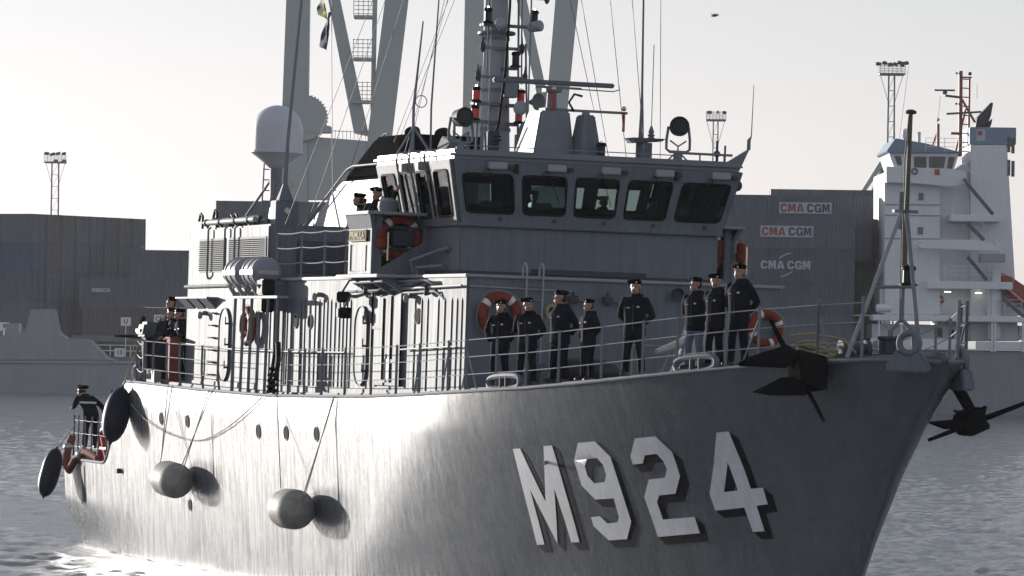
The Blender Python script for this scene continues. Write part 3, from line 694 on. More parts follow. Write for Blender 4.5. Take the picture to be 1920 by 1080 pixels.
# ---------------------------------------------------------------- gear on the bridge roof
rh = part('radar_house', MB().hexa([(21.5, -.27, 10.26), (22.9, -.27, 10.26), (22.9, .78, 10.26), (21.5, .78, 10.26), (21.75, -.2, 11.38), (22.6, -.2, 11.38), (22.6, .52, 11.38), (21.75, .52, 11.38)]), GLOSSG, bevel=.03)
part('pedestal', MB().box((21.95, -.12, 11.38), (22.4, .34, 11.46)).cone((22.17, .11, 11.44), (22.17, .11, 11.86), .13, .11, 14).cbox((22.17, .11, 11.9), (.3, .4, .14)), RAILP, rh, bevel=.01)
part('radar_scanner', MB().cbox((22.1, .1, 12.05), (.14, 3.0, .11)), GREY, rh, bevel=.025)
part('scanner_back', MB().cbox((22.13, -.02, 11.945), (.1, 1.15, .05)), RAILP, rh)
part('scanner_hoop', MB().tube([(22.1, -.5, 11.93), (22.1, -1.4, 11.92), (22.1, -1.55, 11.97), (22.1, -1.53, 12.06)], .015, 5), RAILP, rh)
ya = part('yard_arm', MB().cbox((21.95, -.75, 11.42), (.07, 1.9, .06)), RAILP, rh)
for b in (.16, -1.6): part('red_wand', MB().cone((21.9, b, 10.98 if b < 0 else 11.4), (21.9, b, 11.42 if b < 0 else 11.84), .035, .035, 8), REDP, ya); part('wand_tip', MB().ball((21.9, b, 11.52 if b < 0 else 11.9), .06, 10), BRASS, ya)
part('cable', MB().tube([(21.9, -.35, 11.4), (21.9, -.22, 11.6), (21.9, -.35, 11.8), (21.9, -.55, 11.76)], .03, 6), BLACK, rh)
part('instrument_house', MB().hexa([(21.1, -.80, 10.26), (21.9, -.80, 10.26), (21.9, -.22, 10.26), (21.1, -.22, 10.26), (21.3, -.66, 11.3), (21.7, -.66, 11.3), (21.7, -.34, 11.3), (21.3, -.34, 11.3)]), GREY, bevel=.03)
part('house_cap', MB().cone((21.5, -.5, 11.3), (21.5, -.5, 11.4), .1, .08, 12), RAILP)
lamp((20.9, -.68, 10.3), DGLASS, ship, 'roof_lamp', .10, .2)
# antenna pedestal with tray
ap = part('antenna_pedestal', MB().cone((21, -1.78, 10.26), (21, -1.78, 10.7), .19, .19, 16), GREY)
part('tray', MB().hexa([(20.8, -2.15, 10.74), (21.2, -2.15, 10.74), (21.2, -1.45, 10.68), (20.8, -1.45, 10.68), (20.7, -2.2, 10.8), (21.3, -2.2, 10.8), (21.3, -1.4, 10.8), (20.7, -1.4, 10.8)]), RAILP, ap)
part('whip_antenna', MB().tube([(21, -1.7, 10.8), (21, -1.7, 11.3), (21, -1.69, 11.9), (21.1, -1.66, 16)], [.07, .05, .03, .018], 8), RAILP, ap)
part('insulator', MB().lathe((21, -1.95, 10.8), (0, 0, 1), [(0, .1), (.05, .06), (.08, .09), (.12, .05), (.16, .07), (.3, .02), (.3, 0)], 12), RAILP, ap)
part('whip_antenna', MB().tube([(21, -1.95, 11.05), (21.1, -1.99, 13.0)], .01, 5), RAILP, ap)
# searchlights: stand, yoke, drum, glass
def searchlight(c, aim, parent=ship):
    c = Vector(c); o = part('searchlight', MB().lathe(c - Vector(aim).normalized() * .16, aim, [(0, .12), (.04, .2), (.3, .22), (.34, .235), (.36, .22), (.34, .2), (.3, .19), (.3, 0)], 20), DGREY, parent)
    part('glass', MB().lathe(c + Vector(aim).normalized() * .11, aim, [(0, .19), (.05, .17), (.07, 0)], 20), DGLASS, o)
    for s in (1, -1):
        part('yoke', MB().tube([c + Vector((0, .25 * s, 0)), c + Vector((0, .29 * s, -.3)), c + Vector((0, .29 * s, -.52)), c + Vector((0, .2 * s, -.58)), c + Vector((0, 0, -.58))], .035, 6), RAILP, o)
        part('stay', MB().tube([c + Vector((0, .2 * s, -.32)), c + Vector((0, 0, -.45)), c + Vector((0, 0, -.56))], .02, 5), RAILP, o)
    part('stand', MB().cone(c + Vector((0, 0, -.58)), c + Vector((0, 0, -.82)), .09, .12, 10).tube([c + Vector((0, .3, -.83)), c + Vector((0, .05, -.6))], .02, 5).tube([c + Vector((0, -.3, -.83)), c + Vector((0, -.05, -.6))], .02, 5), RAILP, o)
    return o
searchlight((20.5, -2.43, 11.08), (-1, .25, .05))
searchlight((21.9, 2.42, 11.12), (-1, -.2, .05))
# roof rail, corner bracket with whip, lashed fittings
rr = part('roof_rail', MB().tube([(19.3, -1.9, 10.42), (19.3, -3.3, 10.42)], .03, 6).tube([(19.3, 3.2, 10.36), (19.3, -1.9, 10.36)], .012, 5), RAILP, ship)
for b in (-1.9, -2.5, -3.1): part('stanchion', MB().cone((19.3, b, 10.25), (19.3, b, 10.44), .02, .02, 6), RAILP, rr)
part('vent_post', MB().cone((19.5, -3.0, 10.25), (19.5, -3.0, 10.75), .03, .03, 8).ball((19.5, -3.0, 10.45), .08, 10).cone((19.5, -3.2, 10.25), (19.5, -3.2, 10.65), .025, .025, 8), DGREY)
ab_ = part('antenna_bracket', MB().prism([(19.6, -3.25, 10.24), (19.6, -3.62, 10.1), (19.6, -3.86, 10.62)], (.08, 0, 0)), RAILP)
part('whip_antenna', MB().tube([(19.64, -3.84, 10.58), (19.64, -3.84, 10.8), (19.64, -3.9, 10.9), (19.7, -3.95, 12.1)], [.05, .05, .015, .008], 6), RAILP, ab_)
part('side_lamp', MB().ball((19.7, -3.62, 9.75), .11, 10, (1, 1, 1.2)), DGREY)
# whip masts on tripods on the starboard side of the roof
for a, b, top, r in ((23.6, 3.0, (23.9, 2.75, 13.45), .035), (23.2, 2.7, (23.5, 2.45, 15.5), .025)):
    o = part('whip_mast', MB().tube([(a, b, 10.25), (a + .05, b, 11.4), top], [r, r, r * .5], 8), RAILP)
    if r > .03:
        for da, db in ((.5, .25), (-.5, .25), (0, -.5)): part('leg', MB().tube([(a + da, b + db, 10.26), (a, b, 10.95)], .03, 6), RAILP, o)
        part('ring_antenna', MB().torus((a + .05, b - .18, 11.55), (1, 0, 0), .14, .012, 18, 5), RAILP, o)
for a, b, h in ((23.0, 2.2, .85), (22.6, 2.0, .55), (23.9, 1.2, .9), (22.3, 1.3, .35)):
    part('roof_fitting', MB().cone((a, b, 10.25), (a, b, 10.25 + h), .045, .03, 8).cbox((a, b, 10.3), (.16, .16, .1)), RAILP)
part('roof_locker', MB().hexa([(22.6, 1.9, 10.26), (23.3, 1.9, 10.26), (23.3, 2.6, 10.26), (22.6, 2.6, 10.26), (22.6, 2.1, 10.6), (23.3, 2.1, 10.75), (23.3, 2.4, 10.75), (22.6, 2.4, 10.6)]), GREY, bevel=.02)
# rigging wires from the mast and roof
for p0, p1 in [((30.5, 1.2, 10.9), (26.1, .3, 17.2)), ((31, .9, 11), (26.1, .1, 17.2)), ((28, 1.8, 10.3), (26.2, .6, 17.2)), ((24.3, 2.9, 10.25), (26.2, .9, 16.8)), ((21.2, -1.0, 10.26), (26.0, -1.4, 17.0)), ((20.6, -1.2, 10.26), (25.6, -2.2, 17)), ((20.2, -1.5, 10.26), (25.0, -2.6, 17)), ((35, 2.0, 8.9), (27, 1.6, 17.5)), ((36, 1.0, 8.9), (27.2, 1.2, 17.5)), ((33, 3.2, 8.8), (26.5, 2.1, 17)), ((22, -.9, 11.4), (25.8, -.9, 17)), ((19.5, -1.6, 10.3), (23.5, -3.0, 16.5))]:
    part('rigging_wire', MB().tube([p0, p1], .009, 4), WIRE)

# ---------------------------------------------------------------- radome, whip post and pipes on the engine casing
rb = Vector((37.75, 2.05, 9.1))
rd = part('radome', MB().lathe(rb + Vector((0, 0, 1.42)), (0, 0, 1), [(-.1, .17), (.05, .35), (.28, .65), (.30, .71), (.34, .71), (.36, .68), (.92, .68)] + [(.9 + .66 * math.sin(t), .67 * math.cos(t)) for t in (.2, .4, .6, .8, 1.0, 1.2, 1.4)] + [(1.56, 0)], 32), mat('radome_white', (.62, .62, .66), .45, var=.04))
part('pedestal', MB().cone(rb - Vector((0, 0, .32)), rb + Vector((0, 0, 1.45)), .12, .17, 14), RAILP, rd)
for da, db in ((1.8, .5), (-.9, .5), (.3, -.9)): part('stay', MB().tube([rb + Vector((da, db, -.3)), rb + Vector((0, 0, 1.2))], .035, 6), RAILP, rd)
ld = part('ladder', MB().tube([rb + Vector((.9, .1, -.3)), rb + Vector((.75, .1, 1.5))], .022, 6).tube([rb + Vector((.9, -.35, -.3)), rb + Vector((.75, -.35, 1.5))], .022, 6), RAILP, rd)
for i in range(5): part('rung', MB().cone(rb + Vector((.88, .1, .2 + .28 * i)), rb + Vector((.88, -.35, .2 + .28 * i)), .016, .016, 6), RAILP, ld)
tm = text_mesh('tel', .2, mat('blue_print', (.1, .12, .3), .5, var=0), .02, extrude=.002)
for v in tm.vertices:
    x, y, z = v.co; t = math.radians(28) + x / .675; v.co = (-(rb.x - math.cos(t) * 0 + .675 * math.sin(t - .2) * 1 - .0), -(rb.y + .675 * math.cos(t - .2) + z), rb.z + 2.0 + y)
link('radome_lettering', tm, rd)
wp = part('whip_post', MB().box((34.0, 2.55, 8.8), (34.5, 3.15, 9.45)).hexa([(34.1, 2.65, 9.45), (34.4, 2.65, 9.45), (34.4, 3.05, 9.45), (34.1, 3.05, 9.45), (34.2, 2.8, 9.9), (34.3, 2.8, 9.9), (34.3, 2.9, 9.9), (34.2, 2.9, 9.9)]), GREY, bevel=.02)
part('diamond_sign', MB().cbox((33.995, 2.85, 9.2), (.01, .13, .13), Matrix.Rotation(math.pi / 4, 3, 'X')), REFL, wp)
part('whip_antenna', MB().tube([(34.25, 2.85, 9.85), (34.3, 2.8, 11), (34.8, 2.35, 15.5)], [.06, .045, .03], 8), RAILP, wp)
part('red_reel', MB().lathe((35.6, 2.2, 9.1), (0, 1, 0), [(0, .3), (.05, .3), (.06, .18), (.5, .18), (.51, .3), (.56, .3)], 18), REDP)
for i, (b, z, r) in enumerate(((3.45, 8.95, .075), (3.2, 9.02, .06), (2.9, 8.95, .05))):
    o = part('roof_pipe', MB().tube([(39.6, b, z), (34.8 + .4 * i, b, z + .02)], r, 10), LIGHTP if i != 1 else DGREY)
    for a in (39.2, 37.9, 36.5, 35.3): part('clamp', MB().cone((a, b, z), (a + .12, b, z), r * 1.35, None, 10).cbox((a, b, 8.86), (.06, .06, .16)), DGREY, o)
for a, b, h in ((39.5, 3.5, .35), (39.2, 3.2, .45), (38.0, 3.1, .3), (36.9, 3.3, .3)):
    part('deck_fitting', MB().tube([(a, b, 8.78), (a, b, 8.78 + h), (a + .2, b, 8.78 + h + .08), (a + .35, b, 8.8 + h * .6)], .035, 6), BLACK)
# ---------------------------------------------------------------- guard rails of the ship
def rail(pts, h=1.15, levels=(1.13, .76, .38), wire=.011, sagd=.0, r=.032, name='guard_rail', bend=0.0):
    base = [Vector(p) for p in pts]; mb = MB()
    for lv in levels:
        for p, q in zip(base, base[1:]): mb.tube(sag(p + Vector((0, 0, lv)), q + Vector((0, 0, lv)), sagd, 6) if sagd else [p + Vector((0, 0, lv)), q + Vector((0, 0, lv))], wire, 5)
    o = part(name, mb, RWIRE)
    for i, p in enumerate(base):
        st = MB().tube([p + Vector((0, bend, 0)), p + Vector((0, bend * .3, .3)), p + Vector((0, 0, .5)), p + Vector((0, 0, h))], r, 8)
        st.cone(p, p + Vector((0, 0, .03)), .06, None, 8)
        part('stanchion', st, RAILP, o)
    return o
SA = [41.85, 40.9, 39.56, 38.31, 36.17, 34.68]
rail([(a, edge(a) - .1, sheer(a)) for a in SA], bend=-.06)
SA = [28.54, 27.23, 25.82, 24.03, 22.06, 20.23, 18.61, 16.67, 15.59, 14.01, 12.6, 11.21, 9.54, 8.08, 6.95, 5.47, 4.55, 3.01]
rs = rail([(a, edge(a) - .1, sheer(a)) for a in [33.3, 29.4] + SA], h=1.16)
for a, da in ((18.61, .45), (16.67, .5), (15.59, -.55), (4.55, .55), (3.01, -.3)):
    part('rail_brace', MB().tube([(a, edge(a) - .1, sheer(a) + .95), (a + da, edge(a + da) - .14, sheer(a + da))], .022, 6), RAILP, rs)
rp = rail([(a, -(edge(a) - .1), sheer(a)) for a in [2.2, 3.3, 5, 7, 9, 11.2, 13.4, 15.6, 17.6, 20, 23, 26, 29]], h=1.16)
rb_ = rail([(1.5, -.95, 5.76), (1.15, -.62, 5.76)], h=1.2, wire=.016)
part('rail_brace', MB().tube([(1.5, -.95, 6.6), (2.3, -1.1, 5.75)], .022, 6), RAILP, rb_)
rail([(2.2, -(edge(2.2) - .1), sheer(2.2)), (1.5, -.95, 5.76)], h=1.18)
rail([(2.0, edge(2.0) - .15, sheer(2)), (3.01, edge(3.01) - .1, sheer(3))], h=1.26)
# sagging rail at the break of the deck, and the quarterdeck rails
rail([(41.85, 4.3, 4.65), (42.9, 4.25, 4.66), (43.2, 3.6, 4.7), (43.2, 2.2, 4.7), (43.2, 0, 4.7)], sagd=.1, wire=.014)
rail([(46.6, 4.05, 2.36), (47.6, 4.02, 2.36), (48.5, 3.98, 2.36), (49.4, 3.95, 2.36), (50.3, 3.9, 2.36), (51.0, 3.85, 2.36)], h=1.25, sagd=.03, wire=.007, r=.026)
rail([(51.0, 3.85, 2.36), (51.0, 2.4, 2.36), (51.0, 0.8, 2.36)], h=1.25, sagd=.03, wire=.007, r=.026)
# 01-deck rail in front of the engine casing
rail([(32.3, 3.6, 7.43), (30.2, 3.6, 7.43), (28.3, 3.6, 7.43), (26.6, 3.6, 7.43), (25.2, 3.6, 7.43), (24.4, 3.9, 7.43)], h=1.12, sagd=.03, wire=.014)
# life-raft rack over the side deck
rk = part('raft_rack', MB().cbox((31.4, 4.28, 6.93), (3.9, .3, .06)), LIGHTP, bevel=.01)
for a in (33.25, 32.5, 31.8, 31.1, 30.4, 29.6): part('post', MB().tube([(a, edge(a) - .06, 4.5), (a, 4.36, 6.9)], .04, 8), RAILP, rk)
for a in (33.3, 32.2): part('hoop', MB().tube([(a, 4.4, 6.95), (a, 4.42, 7.15), (a - .1, 4.35, 7.35), (a - .3, 4.2, 7.4)], .03, 6), RAILP, rk)
for a in (33.6, 32.9, 32.3, 31.6, 31.0):
    part('cradle', MB().prism([(a, 3.8, 7.2), (a, 3.95, 7.0), (a, 4.3, 6.95), (a, 4.5, 7.25), (a, 4.4, 7.25), (a, 4.25, 7.07), (a, 4.0, 7.1), (a, 3.9, 7.25)], (.06, 0, 0)), LIGHTP, rk)
def canister(name, a0, a1, label):
    c = Vector(((a0 + a1) / 2, 4.15, 7.56)); R = .36
    o = empty(name, SHIP_M @ Matrix.Translation((-c.x, -c.y, c.z - R))); c0 = Vector((0, 0, R)); L = (a1 - a0) / 2
    def bl(nm, mb, m, k=.04): return mb.build(nm, m, o, ship=True)
    bl('shell', MB().lathe(c0 - Vector((L, 0, 0)), (1, 0, 0), [(0, 0), (.02, R * .55), (.10, R * .86), (.2, R)] + [(2 * L - .2, R), (2 * L - .1, R * .86), (2 * L - .02, R * .55), (2 * L, 0)], 28), mat('raft_shell', (.27, .28, .31), .35, var=.06))
    for i in range(3):
        x = -L + .28 + i * (2 * L - .56) / 2
        bl('strap', MB().lathe(c0 + Vector((x - .04, 0, 0)), (1, 0, 0), [(0, R + .001), (.0, R + .025), (.08, R + .025), (.08, R + .001)], 28), LIGHTP)
    bl('seam_band', MB().box((-L + .15, R - .005, R - .07), (L - .15, R + .03, R + .05)).box((-L - .005, -.25, R - .06), (-L + .1, .25, R + .04)), mat('raft_band', (.5, .48, .42), .5))
    tag(o, label, 'life raft', 'life raft canisters on the starboard rack')
canister('life_raft', 32.65, 34.05, 'ribbed grey life raft canister, the aftermost of the pair on the side rack')
canister('life_raft', 31.1, 32.5, 'ribbed grey life raft canister above the black sidelight screen, foremost of the pair')
# starboard sidelight in its black screen
sl = part('sidelight_screen', MB().box((30.9, 3.75, 6.6), (31.0, 4.08, 7.35)).box((31.0, 3.75, 6.62), (31.4, 4.0, 7.3)), GREY)
for z in (6.56, 6.98):
    o = part('screen_box', MB().box((30.75, 4.09, z), (31.25, 4.42, z + .4)), BLACK, sl, bevel=.03)
    for k in range(3): part('louvre', MB().box((30.70, 4.12, z + .07 + .1 * k), (30.752, 4.39, z + .11 + .1 * k)), RUBBER, o)
# deck floodlights by the wing
for a, b, z in ((24.9, 4.2, 6.92), (24.9, 4.15, 6.55)):
    o = part('floodlight', MB().cbox((a, b, z), (.22, .34, .26)), BLACK, bevel=.03); part('arm', MB().tube([(a, b, z + .13), (a - .2, b - .1, z + .4), (a - .3, 3.8, z + .42)], .03, 6), RAILP, o)
for a, z in ((28.0, 7.0), (21.0, 6.95), (38.0, 6.55)):
    o = part('bulkhead_lamp', MB().cone((a, HB, z), (a, HB + .12, z), .06, .06, 10), RAILP); part('globe', MB().ball((a, HB + .17, z - .06), .07, 10, (1, 1, 1.5)), LIGHTP, o)

# ---------------------------------------------------------------- mooring fittings
def closed_chock(a, out, length=.75):
    b = edge(a); t = Vector((1, (edge(a + .4) - edge(a - .4)) / .8, sheer(a + .5) - sheer(a - .5))).normalized(); n = Vector((-t.y, t.x, 0)).normalized()
    c = Vector((a, b - .1, sheer(a) + .16)); pts = []
    for i in range(24):
        th = 2 * math.pi * i / 24; pts.append(c + t * (length * .5) * (abs(math.cos(th)) ** .6) * math.copysign(1, math.cos(th)) + Vector((0, 0, .14)) * (abs(math.sin(th)) ** .6) * math.copysign(1, math.sin(th)))
    o = part('mooring_chock', MB().tube(pts, .065, 8, True), GREY)
    for k in (-.15, .12): part('roller', MB().cone(c + t * k - Vector((0, 0, .13)), c + t * k + Vector((0, 0, .13)), .06, .06, 10), DGREY, o)
closed_chock(13.6, 1, 1.5); closed_chock(6.35, 1, 1.3)
def bow_ring(c, axis, R):
    ax = Vector(axis).normalized(); x = Vector((0, 0, 1)).cross(ax).normalized(); c = Vector(c)
    o = part('bow_fairlead', MB().torus(c, ax, R, .065, 28, 10), GREY)
    pts = [c - x * .22 - Vector((0, 0, .12)), c - x * .42 - Vector((0, 0, .42)), c - x * .42 - Vector((0, 0, .55)), c + x * .42 - Vector((0, 0, .55)), c + x * .42 - Vector((0, 0, .42)), c + x * .22 - Vector((0, 0, .12)), c + x * .17 - Vector((0, 0, .19)), c - Vector((0, 0, .26)), c - x * .17 - Vector((0, 0, .19))]
    part('base', MB().prism([p - ax * .12 for p in pts], ax * .24), GREY, o, bevel=.03)
bow_ring((.75, .59, 6.10), (-.75, .66, 0), .195)
bow_ring((1.15, -.72, 5.78), (-.1, -1, 0), .22)
for a, b in ((15.2, 2.9), (2.6, .2)):
    o = part('bollard', MB().cbox((a, b, sheer(a) + .16), (.7, .3, .06)), DGREY)
    for k in (-.2, .2): part('post', MB().lathe((a + k, b, sheer(a) + .18), (0, 0, 1), [(0, .09), (.28, .09), (.3, .12), (.36, .12), (.36, 0)], 14), DGREY, o)
part('windlass', MB().lathe((4.6, -.3, 5.98), (0, 1, 0), [(0, .18), (.1, .18), (.12, .12), (.5, .12), (.52, .18), (.62, .18)], 18), DGREY)
part('windlass_bed', MB().cbox((4.6, 0, 5.78), (.7, .9, .2)), DGREY, bevel=.02)
# jackstaff with its tripod and anchor light
js = part('jackstaff', MB().tube([(2.34,0.00,7.59), (2.35,0.00,8.67), (2.29,0.00,10.56)], [.035, .05, .04], 10), mat('jackstaff_ochre', (.14, .125, .09), .6, var=.15, spec=.2))
part('truck', MB().lathe((2.29,0.00,10.54), (0, 0, 1), [(0, .07), (.01, .11), (.06, .11), (.09, .05), (.09, 0)], 16), DGREY, js)
part('leg', MB().tube([(2.49,1.10,5.80), (2.26,0.15,8.63)], .045, 8), LIGHTP, js)
part('leg', MB().tube([(1.62,0.00,6.15), (2.35,0.00,8.64)], .045, 8), RAILP, js)
part('post', MB().tube([(2.44,0.00,6.56), (2.47,0.00,8.68)], .055, 8), RAILP, js)
part('fork', MB().tube([(2.49,0.20,5.72), (2.48,0.20,6.34), (2.44,0.00,6.58), (2.32,-0.20,6.34), (2.13,-0.20,5.74)], .055, 8), RAILP, js)
part('crossbar', MB().tube([(2.63,0.50,7.18), (1.96,-0.05,7.20)], .035, 6), RAILP, js)
part('collar', MB().cbox((2.42,0.00,8.66), (.12, .5, .06)), RAILP, js)
lamp((2.21,-0.02,7.22), DGLASS, js, 'anchor_light', .12, .24)
part('halyard', MB().tube([(2.36,0.05,6.97), (2.41,0.05,9.65), (2.27,0.05,10.52)], .012, 5), ROPE, js)
part('spare_staff', MB().tube([(2.51,0.05,8.31), (2.49,0.05,9.04)], .05, 8), RAILP, js)
# ---------------------------------------------------------------- anchors
ANCH = mat('anchor_black', (.010, .010, .011), .9, spec=0, var=.3)
def thing_on_ship(name, base, label, cat, group=None):
    o = empty(name, SHIP_M @ Matrix.Translation((-base[0], -base[1], base[2]))); tag(o, label, cat, group); o['_b'] = tuple(base); return o
def put(root, name, mb, m, parent=None, **k):
    b = root['_b']; mb.v = [(x - b[0], y - b[1], z - b[2]) for x, y, z in mb.v]
    return mb.build(name, m, parent or root, ship=True, **k)
an = thing_on_ship('anchor', (2.6, 1.9, 5.5), 'black anchor stowed on the starboard bow above the digit four', 'anchor')
put(an, 'stock', MB().tube([(2.50,2.72,6.47), (2.60,2.38,5.97), (2.90,1.36,4.55)], [.035, .06, .035], 8), ANCH)
put(an, 'crown', MB().hexa([(2.3, 1.55, 5.15), (3.1, 1.5, 5.1), (3.1, 2.05, 5.2), (2.3, 2.1, 5.3), (2.35, 1.55, 5.8), (3.1, 1.5, 5.75), (3.1, 2.1, 5.8), (2.35, 2.2, 5.95)]), ANCH, bevel=.05)
put(an, 'fluke', MB().prism([(2.40,3.36,5.65), (2.40,3.18,5.76), (2.40,2.38,6.02), (2.40,2.13,5.87), (2.40,2.34,5.64)], (.14, 0, -.1)), ANCH, bevel=.02)
put(an, 'fluke', MB().prism([(2.60,2.97,5.07), (2.60,2.36,5.37), (2.60,2.02,5.40), (2.60,1.85,5.04), (2.60,2.57,5.02)], (.16, 0, 0)), ANCH, bevel=.02)
put(an, 'shank', MB().tube([(2.75, 1.8, 5.5), (3.3, 1.2, 5.7)], .11, 8), ANCH)
an = thing_on_ship('anchor', (2.6, -1.7, 4.9), 'black anchor jutting out on the far side of the stem over the water', 'anchor')
put(an, 'shank', MB().tube([(2.70,-1.22,5.50), (2.60,-1.44,5.10), (2.60,-1.76,4.62)], [.13, .12, .1], 8), ANCH)
put(an, 'stock', MB().tube([(2.30,-0.59,4.25), (2.40,-1.66,4.64), (2.50,-3.16,5.18)], [.035, .06, .035], 8), ANCH)
put(an, 'crown', MB().prism([(2.30,-1.32,4.53), (2.30,-1.38,4.79), (2.30,-1.76,4.93), (2.30,-1.84,4.65), (2.30,-1.96,4.53), (2.30,-1.51,4.33)], (.6, 0, 0)), ANCH, bevel=.04)
put(an, 'fluke', MB().prism([(2.20,-0.52,4.60), (2.20,-1.27,4.68), (2.20,-1.34,4.50), (2.20,-0.92,4.47)], (.16, 0, 0)), ANCH, bevel=.02)
put(an, 'fluke', MB().prism([(3.00,-1.46,4.85), (3.00,-1.92,4.79), (3.00,-2.17,4.95), (3.00,-2.10,4.64), (3.00,-1.69,4.65)], (.16, 0, 0)), ANCH, bevel=.02)

# ---------------------------------------------------------------- lifebuoys
def lifebuoy(c, ax, R, label, band=4, rot=0.0):
    c = Vector(c); ax = Vector(ax).normalized(); o = thing_on_ship('lifebuoy', c, label, 'lifebuoy', 'orange lifebuoys on the warship')
    x = Vector((0, 0, 1)).cross(ax).normalized(); y = ax.cross(x); r = R * .27
    put(o, 'ring', MB().torus(c, ax, R, r, 32, 12), ORANGE)
    for i in range(4):
        t0 = rot + i * math.pi / 2
        put(o, 'white_band', MB().tube([c + x * math.cos(t) * R + y * math.sin(t) * R for t in (t0 - .13, t0 - .05, t0 + .05, t0 + .13)], r * 1.04, 12), REFL)
    put(o, 'grab_line', MB().tube([c + (x * math.cos(t) + y * math.sin(t)) * (R * 1.3 + .05 * math.sin(2 * t + .6) ** 2) for t in [i * .2618 for i in range(24)]], .01, 5, True), ROPE)
    return o
lifebuoy((17.13, 3.02, 6.55), (-1, 0, 0), .40, 'orange lifebuoy with white bands on the dark front wall behind the sailors', rot=.9)
lifebuoy((17.13, -3.35, 6.45), (-1, 0, 0), .34, 'orange lifebuoy half hidden by the anchor at the port end of the front wall', rot=.4)
lifebuoy((22.05, 3.78, 8.30), (-1, 0, 0), .42, 'orange lifebuoy in the brown recess under the starboard bridge wing', rot=.7)
lifebuoy((22.05, -3.75, 8.30), (-1, 0, 0), .42, 'orange lifebuoy in the recess under the port bridge wing', rot=.7)
lifebuoy((33.5, 3.95, 6.22), (0, 1, 0), .40, 'orange lifebuoy seen edge-on behind the posts of the life raft rack', rot=.6)
for s, lab in ((1, 'orange lifebuoy light hanging in front of the recess of the starboard wing'), (-1, 'orange lifebuoy light hanging at the outer corner of the port wing')):
    b = 4.28 * s if s == 1 else -4.62
    o = thing_on_ship('lifebuoy_light', (21.85, b, 8.1), lab, 'marker light', 'lifebuoy lights on the bridge wings')
    put(o, 'float', MB().lathe((21.8, b, 8.02), (0, 0, 1), [(0, .05), (.03, .12), (.22, .13), (.26, .07), (.28, .1), (.45, .1), (.48, .04), (.48, 0)], 14), ORANGE)
    put(o, 'tube', MB().tube([(21.78, b - .14, 7.75), (21.78, b - .14, 8.4)], .03, 8), BRASS)

# ---------------------------------------------------------------- fenders and ropes
def capsule(c, ax, L, R, n=28, tip=.0):
    c = Vector(c); ax = Vector(ax).normalized(); h = L / 2; e = R * (2.0 if tip else 1.25); pr = [(0, R * .13 if tip else 0)]
    for t in (.12, .3, .5, .7, .9, 1.1, 1.3, 1.45): pr.append((e * (1 - math.cos(t)), R * max(math.sin(t) ** (1.0 if tip else .95), .13 if tip else 0)))
    pr.append((e, R)); full = pr + [(L - d, r) for d, r in pr[::-1]]
    return MB().lathe(c - ax * h, ax, full, n)
def fender(c, ax, L, R, m, label, ropes=(), tip=0.0, group='fenders hung along the starboard side'):
    o = thing_on_ship('fender', c, label, 'fender', group)
    put(o, 'fender_body', capsule(c, ax, L, R, tip=tip), m)
    axn = Vector(ax).normalized()
    for s in ((1, -1) if tip else ()): put(o, 'eye', MB().cone(Vector(c) + axn * s * (L / 2 - .02), Vector(c) + axn * s * (L / 2 + .05), R * .15, R * .12, 10), RUBBER)
    for pth in ropes: put(o, 'rope', MB().tube(pth, .014, 5), ROPE)
    return o
def outp(az, out): return Vector(hullp(az[0], az[1], out))
c = outp((37.060,2.238), .5); e1 = c + Vector((1.0, .02, .42)); e2 = c + Vector((-.95, .02, .1))
fender(c, (1, .05, .06), 1.75, .46, FENDP, 'pale grey cylinder fender hanging low towards the stern with a round shadow beside it',
       [[e1 * 1.0, (38.8, 4.5, 4.62)], [e1 + Vector((.03, 0, 0)), (38.4, 4.5, 4.62)], [e2, (34.9, 4.5, 4.56)], [e2 + Vector((.05, 0, .2)), (34.6, 4.5, 4.56)]])
c = outp((26.459,1.894), .52); e1 = c + Vector((.9, 0, .45)); e2 = c + Vector((-.85, .0, .12))
fender(c, (1, .03, .0), 1.7, .48, FENDP, 'pale grey cylinder fender hanging amidships in the brightest part of the hull',
       [[e1, (28.95, 4.5, 4.52)], [e2, (24.4, 4.5, 4.58)], [e2 + Vector((.06, 0, .1)), (24.3, 4.5, 4.58)]])
fender((42.9, 4.78, 3.76), (.16, -.24, 1), 1.55, .36, NAVYF, 'dark navy teardrop fender hanging at the break of the deck', [[(42.95, 4.6, 4.52), (42.6, 4.4, 5.75)], [(42.95, 4.6, 4.52), (42.2, 4.4, 5.75)]], tip=.12)
fender((50.6, 4.62, 1.95), (.1, -.28, 1), 1.45, .28, NAVYF, 'black elongated fender hanging outside the stern quarter', [[(50.65, 4.42, 2.65), (50.4, 3.95, 3.4)]], tip=.1)
fender((42.1, 3.75, 5.55), (0, 0, 1), 1.75, .36, NAVYF, 'dark navy fender standing upright on deck behind the rail near the break', [], .1, 'fenders lying on deck')
fender((12.4, 2.75, 5.36), (.35, 1, .0), 1.5, .30, mat('dark_grey_rubber', (.03, .032, .036), .45, var=.15), 'dark grey fender lying on the foredeck in front of the sailors', [], .05, 'fenders lying on deck')
def rope_thing(name, pts, r, label, m=ROPE, cat='rope', group=None):
    o = thing_on_ship(name, pts[0], label, cat, group); put(o, 'line', MB().tube(pts, r, 6), m); return o
p = [outp(q, .06) for q in ((42.509,4.088), (41.088,3.701), (39.260,3.416), (37.218,3.258), (35.458,3.289), (33.714,3.549), (31.998,3.935), (30.195,4.459))]
sp = []
for i in range(len(p) - 1):
    p0, p1, p2, p3 = p[max(i - 1, 0)], p[i], p[i + 1], p[min(i + 2, len(p) - 1)]
    for k in range(5):
        t = k / 5; sp.append(.5 * ((2 * p1) + (p2 - p0) * t + (2 * p0 - 5 * p1 + 4 * p2 - p3) * t * t + (3 * p1 - p0 - 3 * p2 + p3) * t ** 3))
